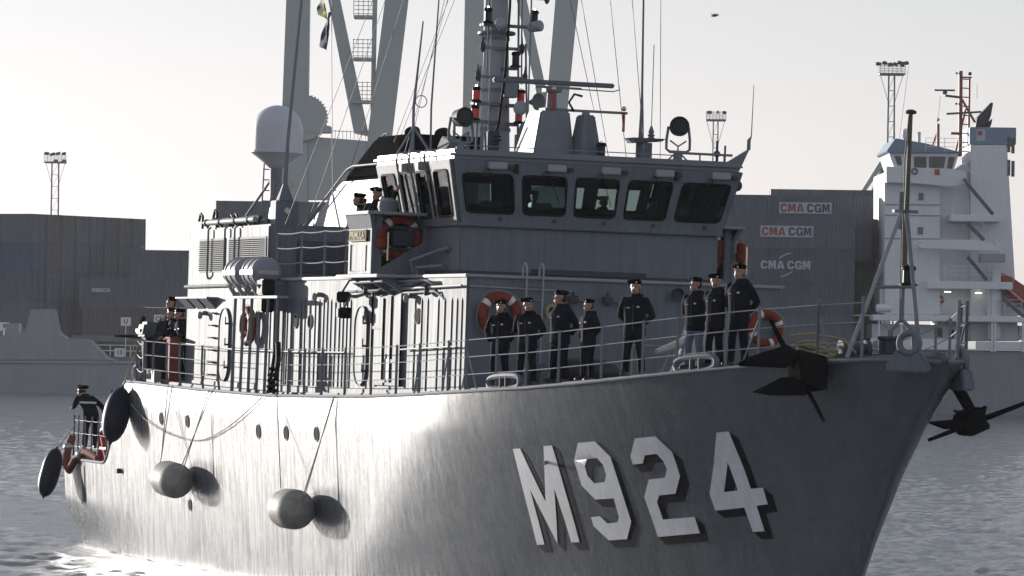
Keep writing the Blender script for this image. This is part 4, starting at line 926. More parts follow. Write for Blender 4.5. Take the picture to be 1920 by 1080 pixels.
sp.append(p[-1]); rope_thing('mooring_rope', sp, .015, 'pale rope sagging in a long curve along the hull below the rail')
o = rope_thing('lashed_hose', [(29.6, 4.5, 4.6), (29.5, 4.45, 5.2), (29.4, 4.42, 5.7), (29.25, 4.42, 5.8), (29.2, 4.42, 5.4), (29.3, 4.45, 4.9)], .07, 'dark coil of line lashed to the rail by the raft rack', RUBBER, 'coiled line')
for k in range(5): put(o, 'turn', MB().torus((29.4, 4.5, 4.62 + .14 * k), (0, .2, 1), .13 - .01 * k, .035, 14, 6), RUBBER)
# coil of yellowish rope near the bow
o = thing_on_ship('rope_coil', (4.2, 1.0, 5.8), 'pale yellow mooring rope heaped on the foredeck near the bow rail', 'rope coil')
for k in range(5): put(o, 'turn', MB().torus((4.2 + .05 * math.sin(k * 2), 1.0 + .05 * math.cos(k * 3), 5.78 + .06 * k), (.25 * math.sin(k * 2.1), .25 * math.cos(k), 1), .42 - .03 * k, .032, 24, 6), mat('yellow_rope', (.36, .30, .16), .8, var=.2))
put(o, 'loop', MB().tube([(4.5, 1.2, 5.9), (4.3, 1.5, 6.2), (4.0, 1.2, 6.25), (3.8, .6, 6.15), (3.9, .3, 5.9)], .03, 6), mat('yellow_rope', (.36, .30, .16)))
# covered gun on the foredeck
o = thing_on_ship('covered_gun', (10.9, .9, 5.2), 'deck gun under a wrinkled white canvas cover among the sailors', 'gun')
cv = MB(); rows = []; n = 18
for i, (z, r) in enumerate(((0, .62), (.25, .5), (.6, .42), (.95, .36), (1.2, .3), (1.4, .2), (1.52, .06))):
    rows.append([(10.9 + (.75 * r) * math.cos(t) * (1 + .16 * math.sin(5 * t + i)) , .9 + r * math.sin(t) * (1 + .14 * math.cos(4 * t - i)) - .16 * (z / 1.5), 5.2 + z) for t in [2 * math.pi * k / n for k in range(n)]])
cv.add([p for r in rows for p in r], [(i * n + k, i * n + (k + 1) % n, (i + 1) * n + (k + 1) % n, (i + 1) * n + k) for i in range(6) for k in range(n)] + [tuple(range(6 * n, 7 * n))])
put(o, 'canvas_cover', cv, CANVAS, autos=70)
put(o, 'barrel_cover', MB().tube([(10.8, 1.0, 6.1), (10.6, 1.6, 5.9), (10.5, 1.9, 5.82)], [.12, .08, .06], 10), CANVAS)
put(o, 'mount_frame', MB().tube([(10.5, 1.5, 5.3), (10.6, 1.2, 6.0), (11.2, 1.2, 6.0), (11.3, 1.5, 5.3)], .04, 6), RAILP)
put(o, 'mount_frame', MB().tube([(10.6, .2, 5.3), (10.7, .4, 6.1), (11.3, .4, 6.1)], .04, 6), RAILP)
# foredeck locker and low rail
part('deck_locker', MB().box((15.9, 1.0, 4.95), (16.8, 2.2, 5.5)), GREY, bevel=.03)
part('deck_rail', MB().tube([(12.0, .9, 5.2), (12.0, .9, 5.95), (12.4, 1.7, 5.95), (12.4, 1.7, 5.2)], .022, 6), LIGHTP)
part('vent_mushroom', MB().lathe((8.5, -.5, 5.4), (0, 0, 1), [(0, .12), (.5, .12), (.52, .26), (.62, .26), (.7, .1), (.7, 0)], 16), GREY)

# ---------------------------------------------------------------- gear near the break and on the quarterdeck
o = thing_on_ship('outboard_motor', (42.3, 4.05, 5.6), 'grey outboard motor clamped beside the upright navy fender', 'outboard motor')
put(o, 'cowling', MB().hexa([(41.9, 3.85, 5.9), (42.7, 3.85, 5.9), (42.7, 4.4, 5.9), (41.9, 4.4, 5.9), (42.0, 3.9, 6.3), (42.6, 3.9, 6.3), (42.6, 4.3, 6.3), (42.0, 4.3, 6.3)]), mat('motor_grey', (.10, .11, .12), .6, spec=.15), bevel=.07)
put(o, 'stripe', MB().box((42.2, 4.34, 6.02), (42.6, 4.405, 6.1)), REDP)
put(o, 'leg', MB().hexa([(42.2, 4.0, 4.9), (42.5, 4.0, 4.9), (42.5, 4.2, 4.9), (42.2, 4.2, 4.9), (42.1, 3.95, 5.9), (42.6, 3.95, 5.9), (42.6, 4.25, 5.9), (42.1, 4.25, 5.9)]), RUBBER, bevel=.03)
o = thing_on_ship('machine_gun', (43.1, 4.05, 5.6), 'black machine gun on a post pointing aft at the break rail', 'machine gun')
put(o, 'barrel', MB().tube([(42.6, 3.9, 5.88), (43.2, 4.4, 5.9), (43.5, 4.75, 5.9)], [.05, .045, .025], 8), BLACK)
put(o, 'receiver', MB().cbox((42.8, 4.05, 5.92), (.4, .22, .16)), BLACK, bevel=.02)
put(o, 'shoulder_rest', MB().tube([(42.9, 4.1, 6.0), (42.95, 4.15, 6.2), (42.9, 4.1, 6.45)], .06, 8), BLACK)
put(o, 'post', MB().tube([(42.9, 4.15, 4.7), (42.85, 4.1, 5.85)], .04, 8), BLACK)
o = thing_on_ship('red_locker', (40.1, 4.0, 4.65), 'faded red fire hose box beside the after corner of the deckhouse', 'fire box')
put(o, 'box', MB().box((40.0, 3.85, 4.7), (40.35, 4.15, 5.85)), mat('faded_red', (.30, .09, .07), .7, var=.2, spec=.1), bevel=.02)
put(o, 'lid', MB().box((39.98, 3.83, 5.852), (40.37, 4.17, 5.9)), mat('faded_red', (.5, .1, .08)), bevel=.01)
part('mooring_roller', MB().cone((41.3, 4.15, 4.95), (42.3, 4.15, 4.95), .09, .09, 14), LIGHTP)
part('fairlead', MB().torus((43.0, 4.2, 4.9), (-.3, 1, 0), .2, .06, 20, 8), LIGHTP)
part('cable_box', MB().cbox((40.9, 4.25, 4.85), (.3, .2, .35)), LIGHTP, bevel=.02)
o = thing_on_ship('winch_reel', (47.2, 3.7, 1.6), 'dark red winch reel on the low quarterdeck behind the rail', 'winch')
for b in (3.4, 3.95): put(o, 'flange', MB().torus((47.2, b, 2.75), (0, 1, 0), .55, .07, 26, 8), REDP)
put(o, 'drum', MB().cone((47.2, 3.4, 2.75), (47.2, 3.95, 2.75), .25, .25, 16), mat('reel_rope', (.25, .2, .16), .8))
for k in range(4): put(o, 'spoke', MB().cone((47.2 + .52 * math.cos(k * .785), 3.97, 2.75 + .52 * math.sin(k * .785)), (47.2 - .52 * math.cos(k * .785), 3.97, 2.75 - .52 * math.sin(k * .785)), .04, .04, 6), REDP)
put(o, 'frame', MB().tube([(46.7, 3.7, 1.6), (47.2, 3.7, 2.75), (47.7, 3.7, 1.6)], .06, 8), REDP)
o = thing_on_ship('suction_hose', (49.5, 4.1, 2.5), 'orange red hose bent over the low bulwark at the stern', 'hose')
put(o, 'hose', MB().tube([(47.8, 3.95, 2.45), (48.6, 4.1, 2.6), (49.2, 4.25, 2.4), (49.7, 4.3, 2.05), (50.0, 4.32, 2.2), (50.1, 4.25, 2.7), (50.2, 4.1, 3.0)], .11, 12), mat('hose_orange', (.22, .075, .05), .75, var=.25, spec=.15))
for q in ((48.9, 4.18, 2.52), (50.1, 4.25, 2.7)): put(o, 'coupling', MB().ball(q, .14, 12), STEEL)
part('quarterdeck_winch', MB().cbox((46.4, 3.3, 2.1), (.7, .8, .9)).cone((46.4, 3.6, 2.7), (46.4, 3.2, 3.1), .3, .2, 14), DGREY, bevel=.04)
hw = part('handwheel', MB().torus((48.9, 3.35, 4.05), (.4, 1, .1), .3, .04, 22, 8), BLACK)
part('post', MB().tube([(48.9, 3.2, 1.6), (48.9, 3.2, 4.0)], .07, 8), DGREY, hw)
for k in range(3): part('spoke', MB().cone((48.9 - .28 * math.cos(k * 1.05), 3.35, 4.05 - .28 * math.sin(k * 1.05)), (48.9 + .28 * math.cos(k * 1.05), 3.35, 4.05 + .28 * math.sin(k * 1.05)), .02, .02, 6), BLACK, hw)
part('davit_head', MB().cbox((47.4, 3.1, 4.0), (.9, .7, .5)), DGREY, bevel=.08)
part('davit_post', MB().cone((47.4, 3.1, 1.6), (47.4, 3.1, 3.76), .14, .12, 12), DGREY)
part('bitts', MB().cone((49.8, 3.6, 1.6), (49.8, 3.6, 2.6), .12, .12, 12).cone((50.4, 3.6, 1.6), (50.4, 3.6, 2.6), .12, .12, 12), RAILP)
# ---------------------------------------------------------------- signal flags on their halyard
def flag(name, pts, cols, label, group):
    o = thing_on_ship(name, pts[0], label, 'flag', group)
    W = len(cols)
    for i, m in enumerate(cols):
        mb = MB(); rows = []
        for j in range(9):
            v = j / 8; p0 = Vector(pts[0]).lerp(Vector(pts[3]), v); p1 = Vector(pts[1]).lerp(Vector(pts[2]), v)
            rows.append([p0.lerp(p1, (i + u / 3) / W) + Vector((.08 * math.sin(7 * (i + u / 3) / W + 3 * v), .05 * math.sin(5 * v + 4 * (i + u / 3) / W), .0)) for u in range(4)])
        V = [p for r in rows for p in r]; nV = len(V); off = Vector((.012, 0, 0))
        F = [(j * 4 + u, j * 4 + u + 1, j * 4 + u + 5, j * 4 + u + 4) for j in range(8) for u in range(3)]
        mb.add(V + [p + off for p in V], F + [tuple(nV + k for k in f[::-1]) for f in F])
        put(o, 'stripe', mb, m)
    return o
flag('signal_flag', [(33.97,2.00,14.73), (34.51,2.00,14.68), (34.61,2.00,14.36), (33.95,2.00,14.10)], [mat('flag_yellow', (.45, .38, .05), .8), mat('flag_green', (.05, .12, .06), .8)], 'yellow and green signal flag at the top of the halyard, cut by the frame', 'signal flags')
flag('signal_flag', [(33.38,2.00,14.29), (33.83,2.00,14.26), (34.29,2.00,13.49), (33.96,2.00,13.32)], [mat('flag_blue', (.03, .04, .10), .8), mat('flag_grey', (.09, .1, .13), .8)], 'dark blue signal flag hanging limp below the yellow and green one', 'signal flags')
part('flag_halyard', MB().tube([(33.55,2.00,15.00), (33.36,2.00,13.22), (32.83,2.00,9.14)], .01, 4), WIRE)
# ---------------------------------------------------------------- sailors
SKIN = mat('skin', (.40, .225, .16), .5, var=.08, scale=30)
JACKET = mat('navy_jacket', (.009, .011, .018), .9, spec=.15, var=.25, scale=14, bump=.25, bscale=18)
TROUS = mat('navy_trousers', (.007, .008, .013), .9, spec=.15, var=.25, scale=14, bump=.2, bscale=16)
PALET = mat('pale_blue_trousers', (.16, .18, .25), .85, var=.15, scale=14, bump=.2, bscale=16)
BERET = mat('black_beret', (.005, .005, .007), .95, spec=.1, var=.2, scale=40)
BOOT = mat('black_boots', (.01, .01, .01), .4, var=.1)
HAIR = mat('dark_hair', (.03, .02, .013), .7, var=.2, scale=60)
EYE = mat('dark_eye', (.02, .015, .012), .4, var=0)
def remeshed(mb, name, m, vox=.022, smooth=4):
    me = bpy.data.meshes.new(name); me.from_pydata(mb.v, [], mb.f)
    bm = bmesh.new(); bm.from_mesh(me); bmesh.ops.recalc_face_normals(bm, faces=bm.faces); bm.to_mesh(me); bm.free()
    o = bpy.data.objects.new(name, me); COL.objects.link(o)
    r = o.modifiers.new('r', 'REMESH'); r.mode = 'VOXEL'; r.voxel_size = vox
    s = o.modifiers.new('s', 'SMOOTH'); s.factor = .5; s.iterations = smooth
    dg = bpy.context.evaluated_depsgraph_get(); out = bpy.data.meshes.new_from_object(o.evaluated_get(dg))
    bpy.data.objects.remove(o); bpy.data.meshes.remove(me)
    out.name = name; out.materials.clear(); out.materials.append(m)
    for p in out.polygons: p.use_smooth = True; p.material_index = 0
    return out
def loft(mb, rings, n=16):       # rings: (x, y, z, rx, ry)
    V = []
    for x, y, z, rx, ry in rings:
        for k in range(n):
            a = 2 * math.pi * k / n; V.append((x + rx * math.cos(a), y + ry * math.sin(a), z))
    m = len(rings)
    F = [(i * n + k, i * n + (k + 1) % n, (i + 1) * n + (k + 1) % n, (i + 1) * n + k) for i in range(m - 1) for k in range(n)] + [tuple(range(n))[::-1], tuple(range((m - 1) * n, m * n))]
    mb.add(V, F)
def hand(mb, w, d, up, s):
    w = Vector(w); d = Vector(d).normalized(); u = Vector(up); u = (u - d * u.dot(d)).normalized(); x = d.cross(u)
    mb.tube([w, w + d * .05, w + d * .09], [.026, .036, .034], 8)
    for i, (o, l) in enumerate(((-.03, .07), (-.01, .08), (.01, .075), (.03, .06))):
        p = w + d * .085 + x * o; mb.tube([p, p + d * l * .5 - u * .008, p + d * l * .85 - u * .03], [.010, .0095, .007], 6)
    p = w + d * .03 - x * .032 * s; mb.tube([p, p + d * .035 - x * .025 * s, p + d * .065 - x * .03 * s], [.012, .011, .008], 6)
# poses: elbow, wrist, hand direction for left and right (x = the person's left, facing -y, metres for a 1.80 m figure)
POSES = {
 'ease': dict(L=((.30, .11, 1.14), (.10, .20, .97), (-1, .1, -.1)), R=((-.30, .11, 1.14), (-.10, .20, .94), (1, .1, -.1))),
 'pockets': dict(L=((.31, .06, 1.15), (.215, -.06, .95), (-.3, -.3, -1)), R=((-.31, .06, 1.15), (-.215, -.06, .95), (.3, -.3, -1))),
 'point': dict(L=((.42, -.14, 1.50), (.62, -.22, 1.72), (.5, -.1, 1)), R=((-.29, -.02, 1.14), (-.20, -.26, 1.08), (.3, -1, 0))),
 'lean': dict(L=((.31, -.06, 1.16), (.20, -.30, 1.06), (-.2, -1, -.2)), R=((-.31, -.06, 1.16), (-.20, -.30, 1.06), (.2, -1, -.2))),
 'reach': dict(L=((.31, -.14, 1.17), (.27, -.38, 1.08), (-.1, -1, -.2)), R=((-.38, -.04, 1.18), (-.50, -.20, .93), (-.3, -.3, -.8))),
}
def make_body(pose, trousers=TROUS, lean=0.0, stripe=False, turn=0.0):
    P = POSES[pose]
    def L(p):                     # bend the upper body forward from the hips
        x, y, z = p
        if z <= .95 or lean == 0: return Vector(p)
        c, s = math.cos(lean), math.sin(lean); dz = z - .95; return Vector((x, y * c - dz * s, .95 + y * s * .0 + dz * c))
    body = MB(); hs = 1.12; hr = Rz(math.radians(turn)) * hs
    loft(body, [(*L((0, 0, z))[:2], L((0, 0, z))[2], rx, ry) for z, rx, ry in ((.90, .15, .10), (1.1, .14, .10), (1.3, .16, .11), (1.42, .13, .09), (1.5, .06, .06))])
    body.tube([L((0, .005, 1.44)), L((0, -.005, 1.60))], [.062, .056], 12)
    hc = L((0, -.015, 1.675))
    body.ball(hc + hr @ Vector((0, .015, .025)), .1 * hs, 20, (.80, .98, 1.06))                     # skull
    body.ball(hc + hr @ Vector((0, -.03, -.055)), .072 * hs, 16, (.86, .92, 1.02))                  # jaw
    body.ball(hc + hr @ Vector((0, -.055, -.095)), .03 * hs, 10, (1, .9, .8))                        # chin
    body.add([hc + hr @ Vector(v) for v in ((-.012, -.080, .018), (.012, -.080, .018), (.019, -.083, -.034), (-.019, -.083, -.034), (0, -.118, -.028), (0, -.092, .015))], [(0, 1, 5), (0, 5, 4, 3), (1, 2, 4, 5), (2, 3, 4), (0, 3, 2, 1)])
    for s in (1, -1): body.ball(hc + hr @ Vector((.08 * s, .01, -.015)), .028 * hs, 8, (.4, .7, 1.1)); body.ball(hc + hr @ Vector((.032 * s, -.072, .03)), .02 * hs, 8, (1.3, .6, .5))
    for s, k in ((1, 'L'), (-1, 'R')):
        e, w, d = P[k]; body.tube([L((.17 * s, 0, 1.40)), L(e), L(w)], [.05, .04, .026], 8)
        body.tube([(.09 * s, 0, .95), (.12 * s, -.01, .5), (.15 * s, 0, .09)], [.075, .055, .04], 8)
    bm_ = remeshed(body, 'body', SKIN, .012, 2)
    hands = MB()
    for s, k in ((1, 'L'), (-1, 'R')) if pose != 'pockets' else (): e, w, d = P[k]; hand(hands, L(w), d, (0, 0, 1) if abs(d[2]) < .7 else (0, -1, 0), s)
    hm = bpy.data.meshes.new('hands'); hm.from_pydata(hands.v, [], hands.f); hm.materials.append(SKIN)
    bm = bmesh.new(); bm.from_mesh(bm_); bm.from_mesh(hm); bm.to_mesh(bm_); bm.free()
    for p in bm_.polygons: p.use_smooth = True
    jk = MB()
    loft(jk, [(*L((0, y, z)), rx, ry) for y, z, rx, ry in ((.01, .76, .205, .15), (.01, .84, .21, .155), (.01, 1.0, .195, .148), (.0, 1.15, .205, .152), (0, 1.3, .225, .15), (.0, 1.40, .215, .13), (.005, 1.46, .16, .105), (.005, 1.50, .10, .092), (.01, 1.56, .088, .09))], 20)
    jk.tube([L((-.1, .085, 1.50)), L((-.05, .125, 1.52)), L((.05, .125, 1.52)), L((.1, .085, 1.50))], .05, 8)   # hood roll
    for s, k in ((1, 'L'), (-1, 'R')):
        e, w, d = P[k]; sh = L((.185 * s, 0, 1.405)); jk.ball(sh, .088, 10); jk.tube([sh, sh.lerp(L(e), .5) + Vector((.012 * s, 0, 0)), L(e), L(e).lerp(L(w), .5), L(w)], [.085, .076, .066, .058, .046], 10)
    jm = remeshed(jk, 'jacket', JACKET, .016, 3)
    tr = MB()
    loft(tr, [(0, 0, .72, .17, .115), (0, 0, .95, .165, .12), (0, 0, 1.02, .15, .11)])
    for s in (1, -1): tr.tube([(.088 * s, .005, .88), (.10 * s, .0, .7), (.12 * s, -.015, .5), (.14 * s, .01, .28), (.15 * s, .005, .07)], [.105, .095, .078, .073, .07], 10)
    tm = remeshed(tr, 'trousers', trousers, .018, 3)
    bt = []
    for s in (1, -1):
        b = MB(); b.tube([(.15 * s, .01, .15), (.15 * s, .01, .06)], [.052, .056], 10); b.tube([(.15 * s, .06, .045), (.155 * s, -.02, .05), (.165 * s, -.12, .045), (.17 * s, -.19, .035)], [.04, .05, .048, .03], 8); b.box((.15 * s - .045, -.2, 0), (.15 * s + .06, .09, .03))
        bt.append(remeshed(b, 'boot', BOOT, .016, 2))
    be = MB(); c = hc + hr @ Vector((0, .012, .075))
    be.ball(c + hr @ Vector((0, .008, -.012)), .1 * hs, 20, (.93, 1.05, .42)); be.ball(c + hr @ Vector((-.035, .02, .02)), .116 * hs, 20, (1.08, 1.05, .36)); be.ball(c + hr @ Vector((-.085, .01, .0)), .06 * hs, 14, (.9, 1.2, .55)); be.ball(c + hr @ Vector((.03, -.05, .025)), .055 * hs, 12, (1, .9, .8))
    bem = remeshed(be, 'beret', BERET, .012, 2)
    bd = MB().cbox(hc + hr @ Vector((.035, -.098, .078)), (.02, .012, .024))
    face = MB()
    for s in (1, -1): face.ball(hc + hr @ Vector((.032 * s, -.082, .012)), .011 * hs, 8, (1.3, .5, .7))
    face.tube([hc + hr @ Vector((-.024, -.098, -.062)), hc + hr @ Vector((0, -.103, -.060)), hc + hr @ Vector((.024, -.098, -.062))], .005, 5)
    hair = MB(); hair.ball(hc + hr @ Vector((0, .035, .0)), .092 * hs, 16, (.93, .86, .9))
    ex = []
    ex.append(('chest_badge', MB().cbox(L((.09, -.158, 1.30)), (.05, .012, .03)), REFL)); ex.append(('sleeve_patch', MB().cbox(L((.262, .02, 1.33)), (.012, .05, .05)), REFL)); ex.append(('zip', MB().cbox(L((0, -.150, 1.12)), (.012, .012, .5)), mat('zip_grey', (.06, .06, .065), .6))); ex.append(('name_tape', MB().cbox(L((-.09, -.158, 1.28)), (.06, .012, .018)), REFL))
    if stripe: ex = [('reflective_stripe', MB().lathe(L((0, 0, 1.24)), (0, 0, 1), [(0, .222), (.05, .222)], 20), REFL)]
    return [('body', bm_), ('jacket', jm), ('trousers', tm), ('boot', bt[0]), ('boot', bt[1]), ('beret', bem), ('cap_badge', bd.mesh('cap_badge', BRASS)), ('face_features', face.mesh('face_features', EYE)), ('hair', hair.mesh('hair', HAIR))] + [(n, b.mesh(n, m)) for n, b, m in ex]
BODIES = {'ease': make_body('ease'), 'ease_left': make_body('ease', turn=32), 'ease_right': make_body('ease', turn=-35), 'ease_pale': make_body('ease', PALET, turn=-18), 'pockets': make_body('pockets'), 'point': make_body('point'), 'lean': make_body('lean', lean=.25), 'reach': make_body('reach', lean=.75, stripe=True)}
def person(kind, a, b, z, h, yaw, label, group):
    gir = rnd.uniform(.97, 1.12)
    # yaw 0 faces the bow; positive turns to starboard (towards the camera side)
    o = empty('person', SHIP_M @ Matrix.Translation((-a, -b, z)) @ Matrix.Rotation(math.radians(90 - yaw), 4, 'Z') @ Matrix.Diagonal((h / 1.80 * gir, h / 1.80 * gir, h / 1.80, 1)))
    tag(o, label, 'person', group)
    for n, me in BODIES[kind]: link(n, me, o)
    return o
G1 = 'sailors lined up at the foredeck rail'
def deckz(a): return sheer(a) + .12
for kind, a, b, h, yaw, lab in [
    ('pockets', 15.0, 3.75, 1.86, 42, 'sailor in dark jacket in front of the orange lifebuoy, leftmost at the foredeck rail'),
    ('ease_left', 13.64, 3.62, 1.84, 40, 'sailor in dark jacket second from the left at the foredeck rail, facing the camera'),
    ('ease_right', 12.15, 3.44, 1.93, 62, 'tall sailor in dark jacket looking down towards the lying grey fender'),
    ('pockets', 10.96, 3.25, 1.68, 75, 'shortest sailor, looking aside, behind the grey fender on the foredeck'),
    ('ease', 9.21, 2.90, 1.96, 35, 'sailor standing alone between the grey fender and the covered gun'),
    ('ease_pale', 7.16, 2.40, 1.84, 55, 'sailor in dark jacket and pale blue trousers beside the covered gun'),
    ('ease_left', 6.53, 2.22, 1.86, 60, 'sailor in all dark clothes between the pale trousered one and the tallest'),
    ('ease', 5.81, 2.01, 2.00, 58, 'tallest sailor, rightmost of the line, nearest the bow and the anchor')]:
    person(kind, a, b, deckz(a), h, yaw, lab, G1)
G2 = 'sailors on the starboard bridge wing'
person('point', 23.3, 3.95, 7.50, 1.96, 52, 'sailor in beret on the bridge wing with one arm raised to the window', G2)
person('lean', 25.2, 3.55, 7.45, 1.95, 110, 'sailor in profile on the bridge wing, looking out to the left', G2)
person('pockets', 25.95, 3.45, 7.45, 1.84, 60, 'sailor half hidden behind the profile figure on the bridge wing', G2)
G3 = 'sailors near the break of the deck'
person('pockets', 41.9, 3.62, 4.85, 2.12, 70, 'sailor standing highest in the group by the after corner of the deckhouse', G3)
person('lean', 41.4, 3.55, 4.75, 1.95, 85, 'sailor with pale hood leaning over the rail, left of the group by the deckhouse', G3)
person('lean', 40.6, 3.55, 4.75, 1.93, 80, 'sailor leaning at the rail in front of the group by the red box', G3)
person('reach', 50.7, 3.45, 2.66, 2.0, 165, 'sailor in reflective striped jacket seen from behind at the stern rail', 'sailors on the quarterdeck')
G4 = 'crew inside the bridge'
for a, b, h, yaw, lab in [(22.2, .45, 1.78, 20, 'dark figure of a crew member behind the third bridge window'), (21.6, -1.05, 1.7, 10, 'dark figure of a crew member seated behind the fourth bridge window'), (22.4, -2.6, 1.75, 0, 'dark figure of a crew member behind the fifth bridge window')]:
    person('pockets', a, b, 7.72, h, yaw, lab, G4)
# ---------------------------------------------------------------- background: far side of the harbour basin
PXM = 8800.0
QY = 468.0
QUAYM = mat('quay_concrete', (.20, .20, .195), .85, var=.2, scale=.4, bump=.2, bscale=3)
q = MB().box((-600, QY, -3), (600, QY + 900, 3.4)); tag(q.build('quay', QUAYM, None, ship=False), 'concrete quay on the far side of the basin', None, kind='structure')
GRASS = mat('quay_grass', (.07, .085, .04), .95, var=.4, scale=1.2)
CONT_COL = {'slate': (.095, .105, .125), 'blue': (.055, .08, .135), 'brown': (.10, .092, .09), 'teal': (.08, .095, .105), 'grey': (.14, .14, .14), 'rust': (.11, .09, .085), 'navy': (.075, .085, .105)}
def cont_meshes(L, H, W=2.44):
    # corrugated long sides (along x), ribbed door end at +x; corner posts and rails
    t = .14; n = int(L / .28); body = MB(); pts = []
    for i in range(n):
        x0 = -L / 2 + t + (L - 2 * t) * i / n; x1 = -L / 2 + t + (L - 2 * t) * (i + 1) / n; d = (x1 - x0)
        for k, yy in ((0, 0), (.3, 0), (.5, .045), (.8, .045)): pts.append((x0 + d * k, yy))
    pts.append((L / 2 - t, 0))
    for s in (-1, 1):
        V = [(x, s * (W / 2 - .005 - y), .12) for x, y in pts] + [(x, s * (W / 2 - .005 - y), H - .12) for x, y in pts]; m = len(pts)
        body.add(V, [(i, i + 1, m + i + 1, m + i) for i in range(m - 1)])
    body.box((-L / 2 + .05, -W / 2 + .06, H - .12), (L / 2 - .05, W / 2 - .06, H - .04)); body.box((-L / 2 + .03, -W / 2 + .1, .1), (-L / 2 + .07, W / 2 - .1, H - .1))
    fr = MB()
    for sx in (-1, 1):
        for sy in (-1, 1): fr.cbox((sx * (L / 2 - .08), sy * (W / 2 - .08), H / 2), (.16, .16, H))
    for sy in (-1, 1):
        for z in (.07, H - .07): fr.cbox((0, sy * (W / 2 - .06), z), (L - .32, .12, .12))
    for sx in (-1, 1):
        for z in (.07, H - .07): fr.cbox((sx * (L / 2 - .06), 0, z), (.12, W - .32, .12))
    door = MB().box((L / 2 - .07, -W / 2 + .14, .13), (L / 2 - .03, -.01, H - .13)).box((L / 2 - .07, .01, .13), (L / 2 - .03, W / 2 - .14, H - .13))
    bars = MB()
    for y in (-.8, -.35, .35, .8): bars.cone((L / 2 - .0, y, .1), (L / 2 - .0, y, H - .1), .03, .03, 6)
    return body, fr, door, bars
CM = {}
def container(x, y, z, rot, L=12.19, H=2.9, col='slate', label='', group=None):
    key = (L, H, col)
    m = mat('container_' + col, tuple(c * 1.25 for c in CONT_COL[col]), .6, var=.14, scale=.5, streak=.2)
    if key not in CM:
        b, f, d, r = cont_meshes(L, H)
        CM[key] = [('corrugated_body', b.mesh('corrugated_body', m)), ('frame', f.mesh('frame', m)), ('door', d.mesh('door', m)), ('locking_bar', r.mesh('locking_bar', mat('galvanised', (.3, .3, .3), .5, metal=.5)))]
    o = empty('shipping_container', Matrix.Translation((x, y, z)) @ Matrix.Rotation(rot, 4, 'Z')); tag(o, label, 'container', group)
    for n, me in CM[key]: link(n, me, o)
    return o
def side_text(o, txt, size, x, z, m, L=12.19, plate=None, xs=1.0, bold=.03):
    tm = text_mesh(txt, size, m, bold, extrude=.003, xs=xs)
    for v in tm.vertices: px, py, pz = v.co; v.co = (x + px, -1.225 - .035 - pz, z + py)
    t = link('lettering', tm, o)
    return t
# ---- left: stack seen from its corner, eight columns and four tiers
GL = 'container stack on the far quay at the left'
P0 = Vector((-48.15,470.00,4.77)); d = Vector((math.cos(math.radians(60)), math.sin(math.radians(60)), 0)); nrm = Vector((math.sin(math.radians(60)), -math.cos(math.radians(60)), 0))
cols = ['slate', 'brown', 'rust', 'slate', 'teal', 'brown', 'navy', 'teal']
tiername = ['bottom', 'second', 'third', 'top']; ordn = ['first', 'second', 'third', 'fourth', 'fifth', 'sixth', 'seventh', 'eighth']
base_z = 17.55 - 4 * 2.9 - .0
for i in range(8):
    for k in range(4):
        c = P0 + d * (1.22 + i * 2.52) - nrm * 6.1
        cc = 'blue' if (i == 0 and k == 2) else cols[(i * 3 + k * 5) % 8] if i else ('slate' if k == 3 else 'navy' if k == 1 else 'slate')
        desc = {'slate': 'slate grey', 'brown': 'brownish grey', 'rust': 'dull rust brown', 'teal': 'dark teal', 'navy': 'dark navy', 'blue': 'bright blue'}[cc]
        container(c.x, c.y, base_z + k * 2.905, math.radians(-30), 12.19, 2.9, cc, '%s container, %s tier, %s column from the left of the left quay stack' % (desc, tiername[k], ordn[i]), GL)
tag(MB().prism([tuple(P0 - nrm * 12.4 - d * .4)[:2] + (3.4,), tuple(P0 + nrm * .4 - d * .4)[:2] + (3.4,), tuple(P0 + nrm * .4 + d * 20.8)[:2] + (3.4,), tuple(P0 - nrm * 12.4 + d * 20.8)[:2] + (3.4,)], (0, 0, base_z - 3.4)).build('terrace', QUAYM, None, ship=False), 'raised concrete yard under the left containers', None, kind='structure')
# lower block with its long sides towards the water, in front of the far end of the tall stack
XL = (-43.27,474.00,11.29)[0]; XR = (-38.42,474.00,11.36)[0]
GB = 'low container row on the far quay'
z0 = (-35.60,474.00,14.14)[2] - 3 * 2.905
for k in range(3):
    for i, nm in enumerate(('leftmost', 'second', 'third')):
        o = container((XR if k == 2 else XL - (.35 if k == 1 else 0)) + 6.1 + i * 12.4, QY + 6.2, z0 + k * 2.905, 0, 12.19, 2.9, ['brown', 'slate', 'slate'][(k + i) % 3], '%s container in the %s tier of the low row behind the warship stern' % (nm, ('bottom', 'middle', 'top')[k]), GB)
        if i == 0 and k == 1:
            side_text(o, 'seaco', .75, -3.9, 1.75, mat('container_white_print', (.55, .56, .58), .6, var=.1), xs=1.1)
tag(MB().box((XL - 1, QY + 4.8, 3.38), (XL + 60, QY + 7.6, z0)).build('terrace', QUAYM, None, ship=False), 'raised concrete yard under the low container row', None, kind='structure')
# the single container top behind the radome
c = Vector((-31.66,500.00,19.94))
for k in range(5): container(c.x + 6.1, 501.3, c.z - 2.9 * (k + 1), 0, 12.19, 2.9, 'slate' if k != 1 else 'brown', 'slate container %s of the stack behind the radome stand' % ('at the top', 'second from the top', 'in the middle', 'second from the bottom', 'at the bottom')[k], 'containers behind the radome')
tag(MB().box((c.x - 1, 498, 3.4), (c.x + 14, 505, c.z - 14.5)).build('terrace', QUAYM, None, ship=False), 'concrete block under the stack behind the radome', None, kind='structure')
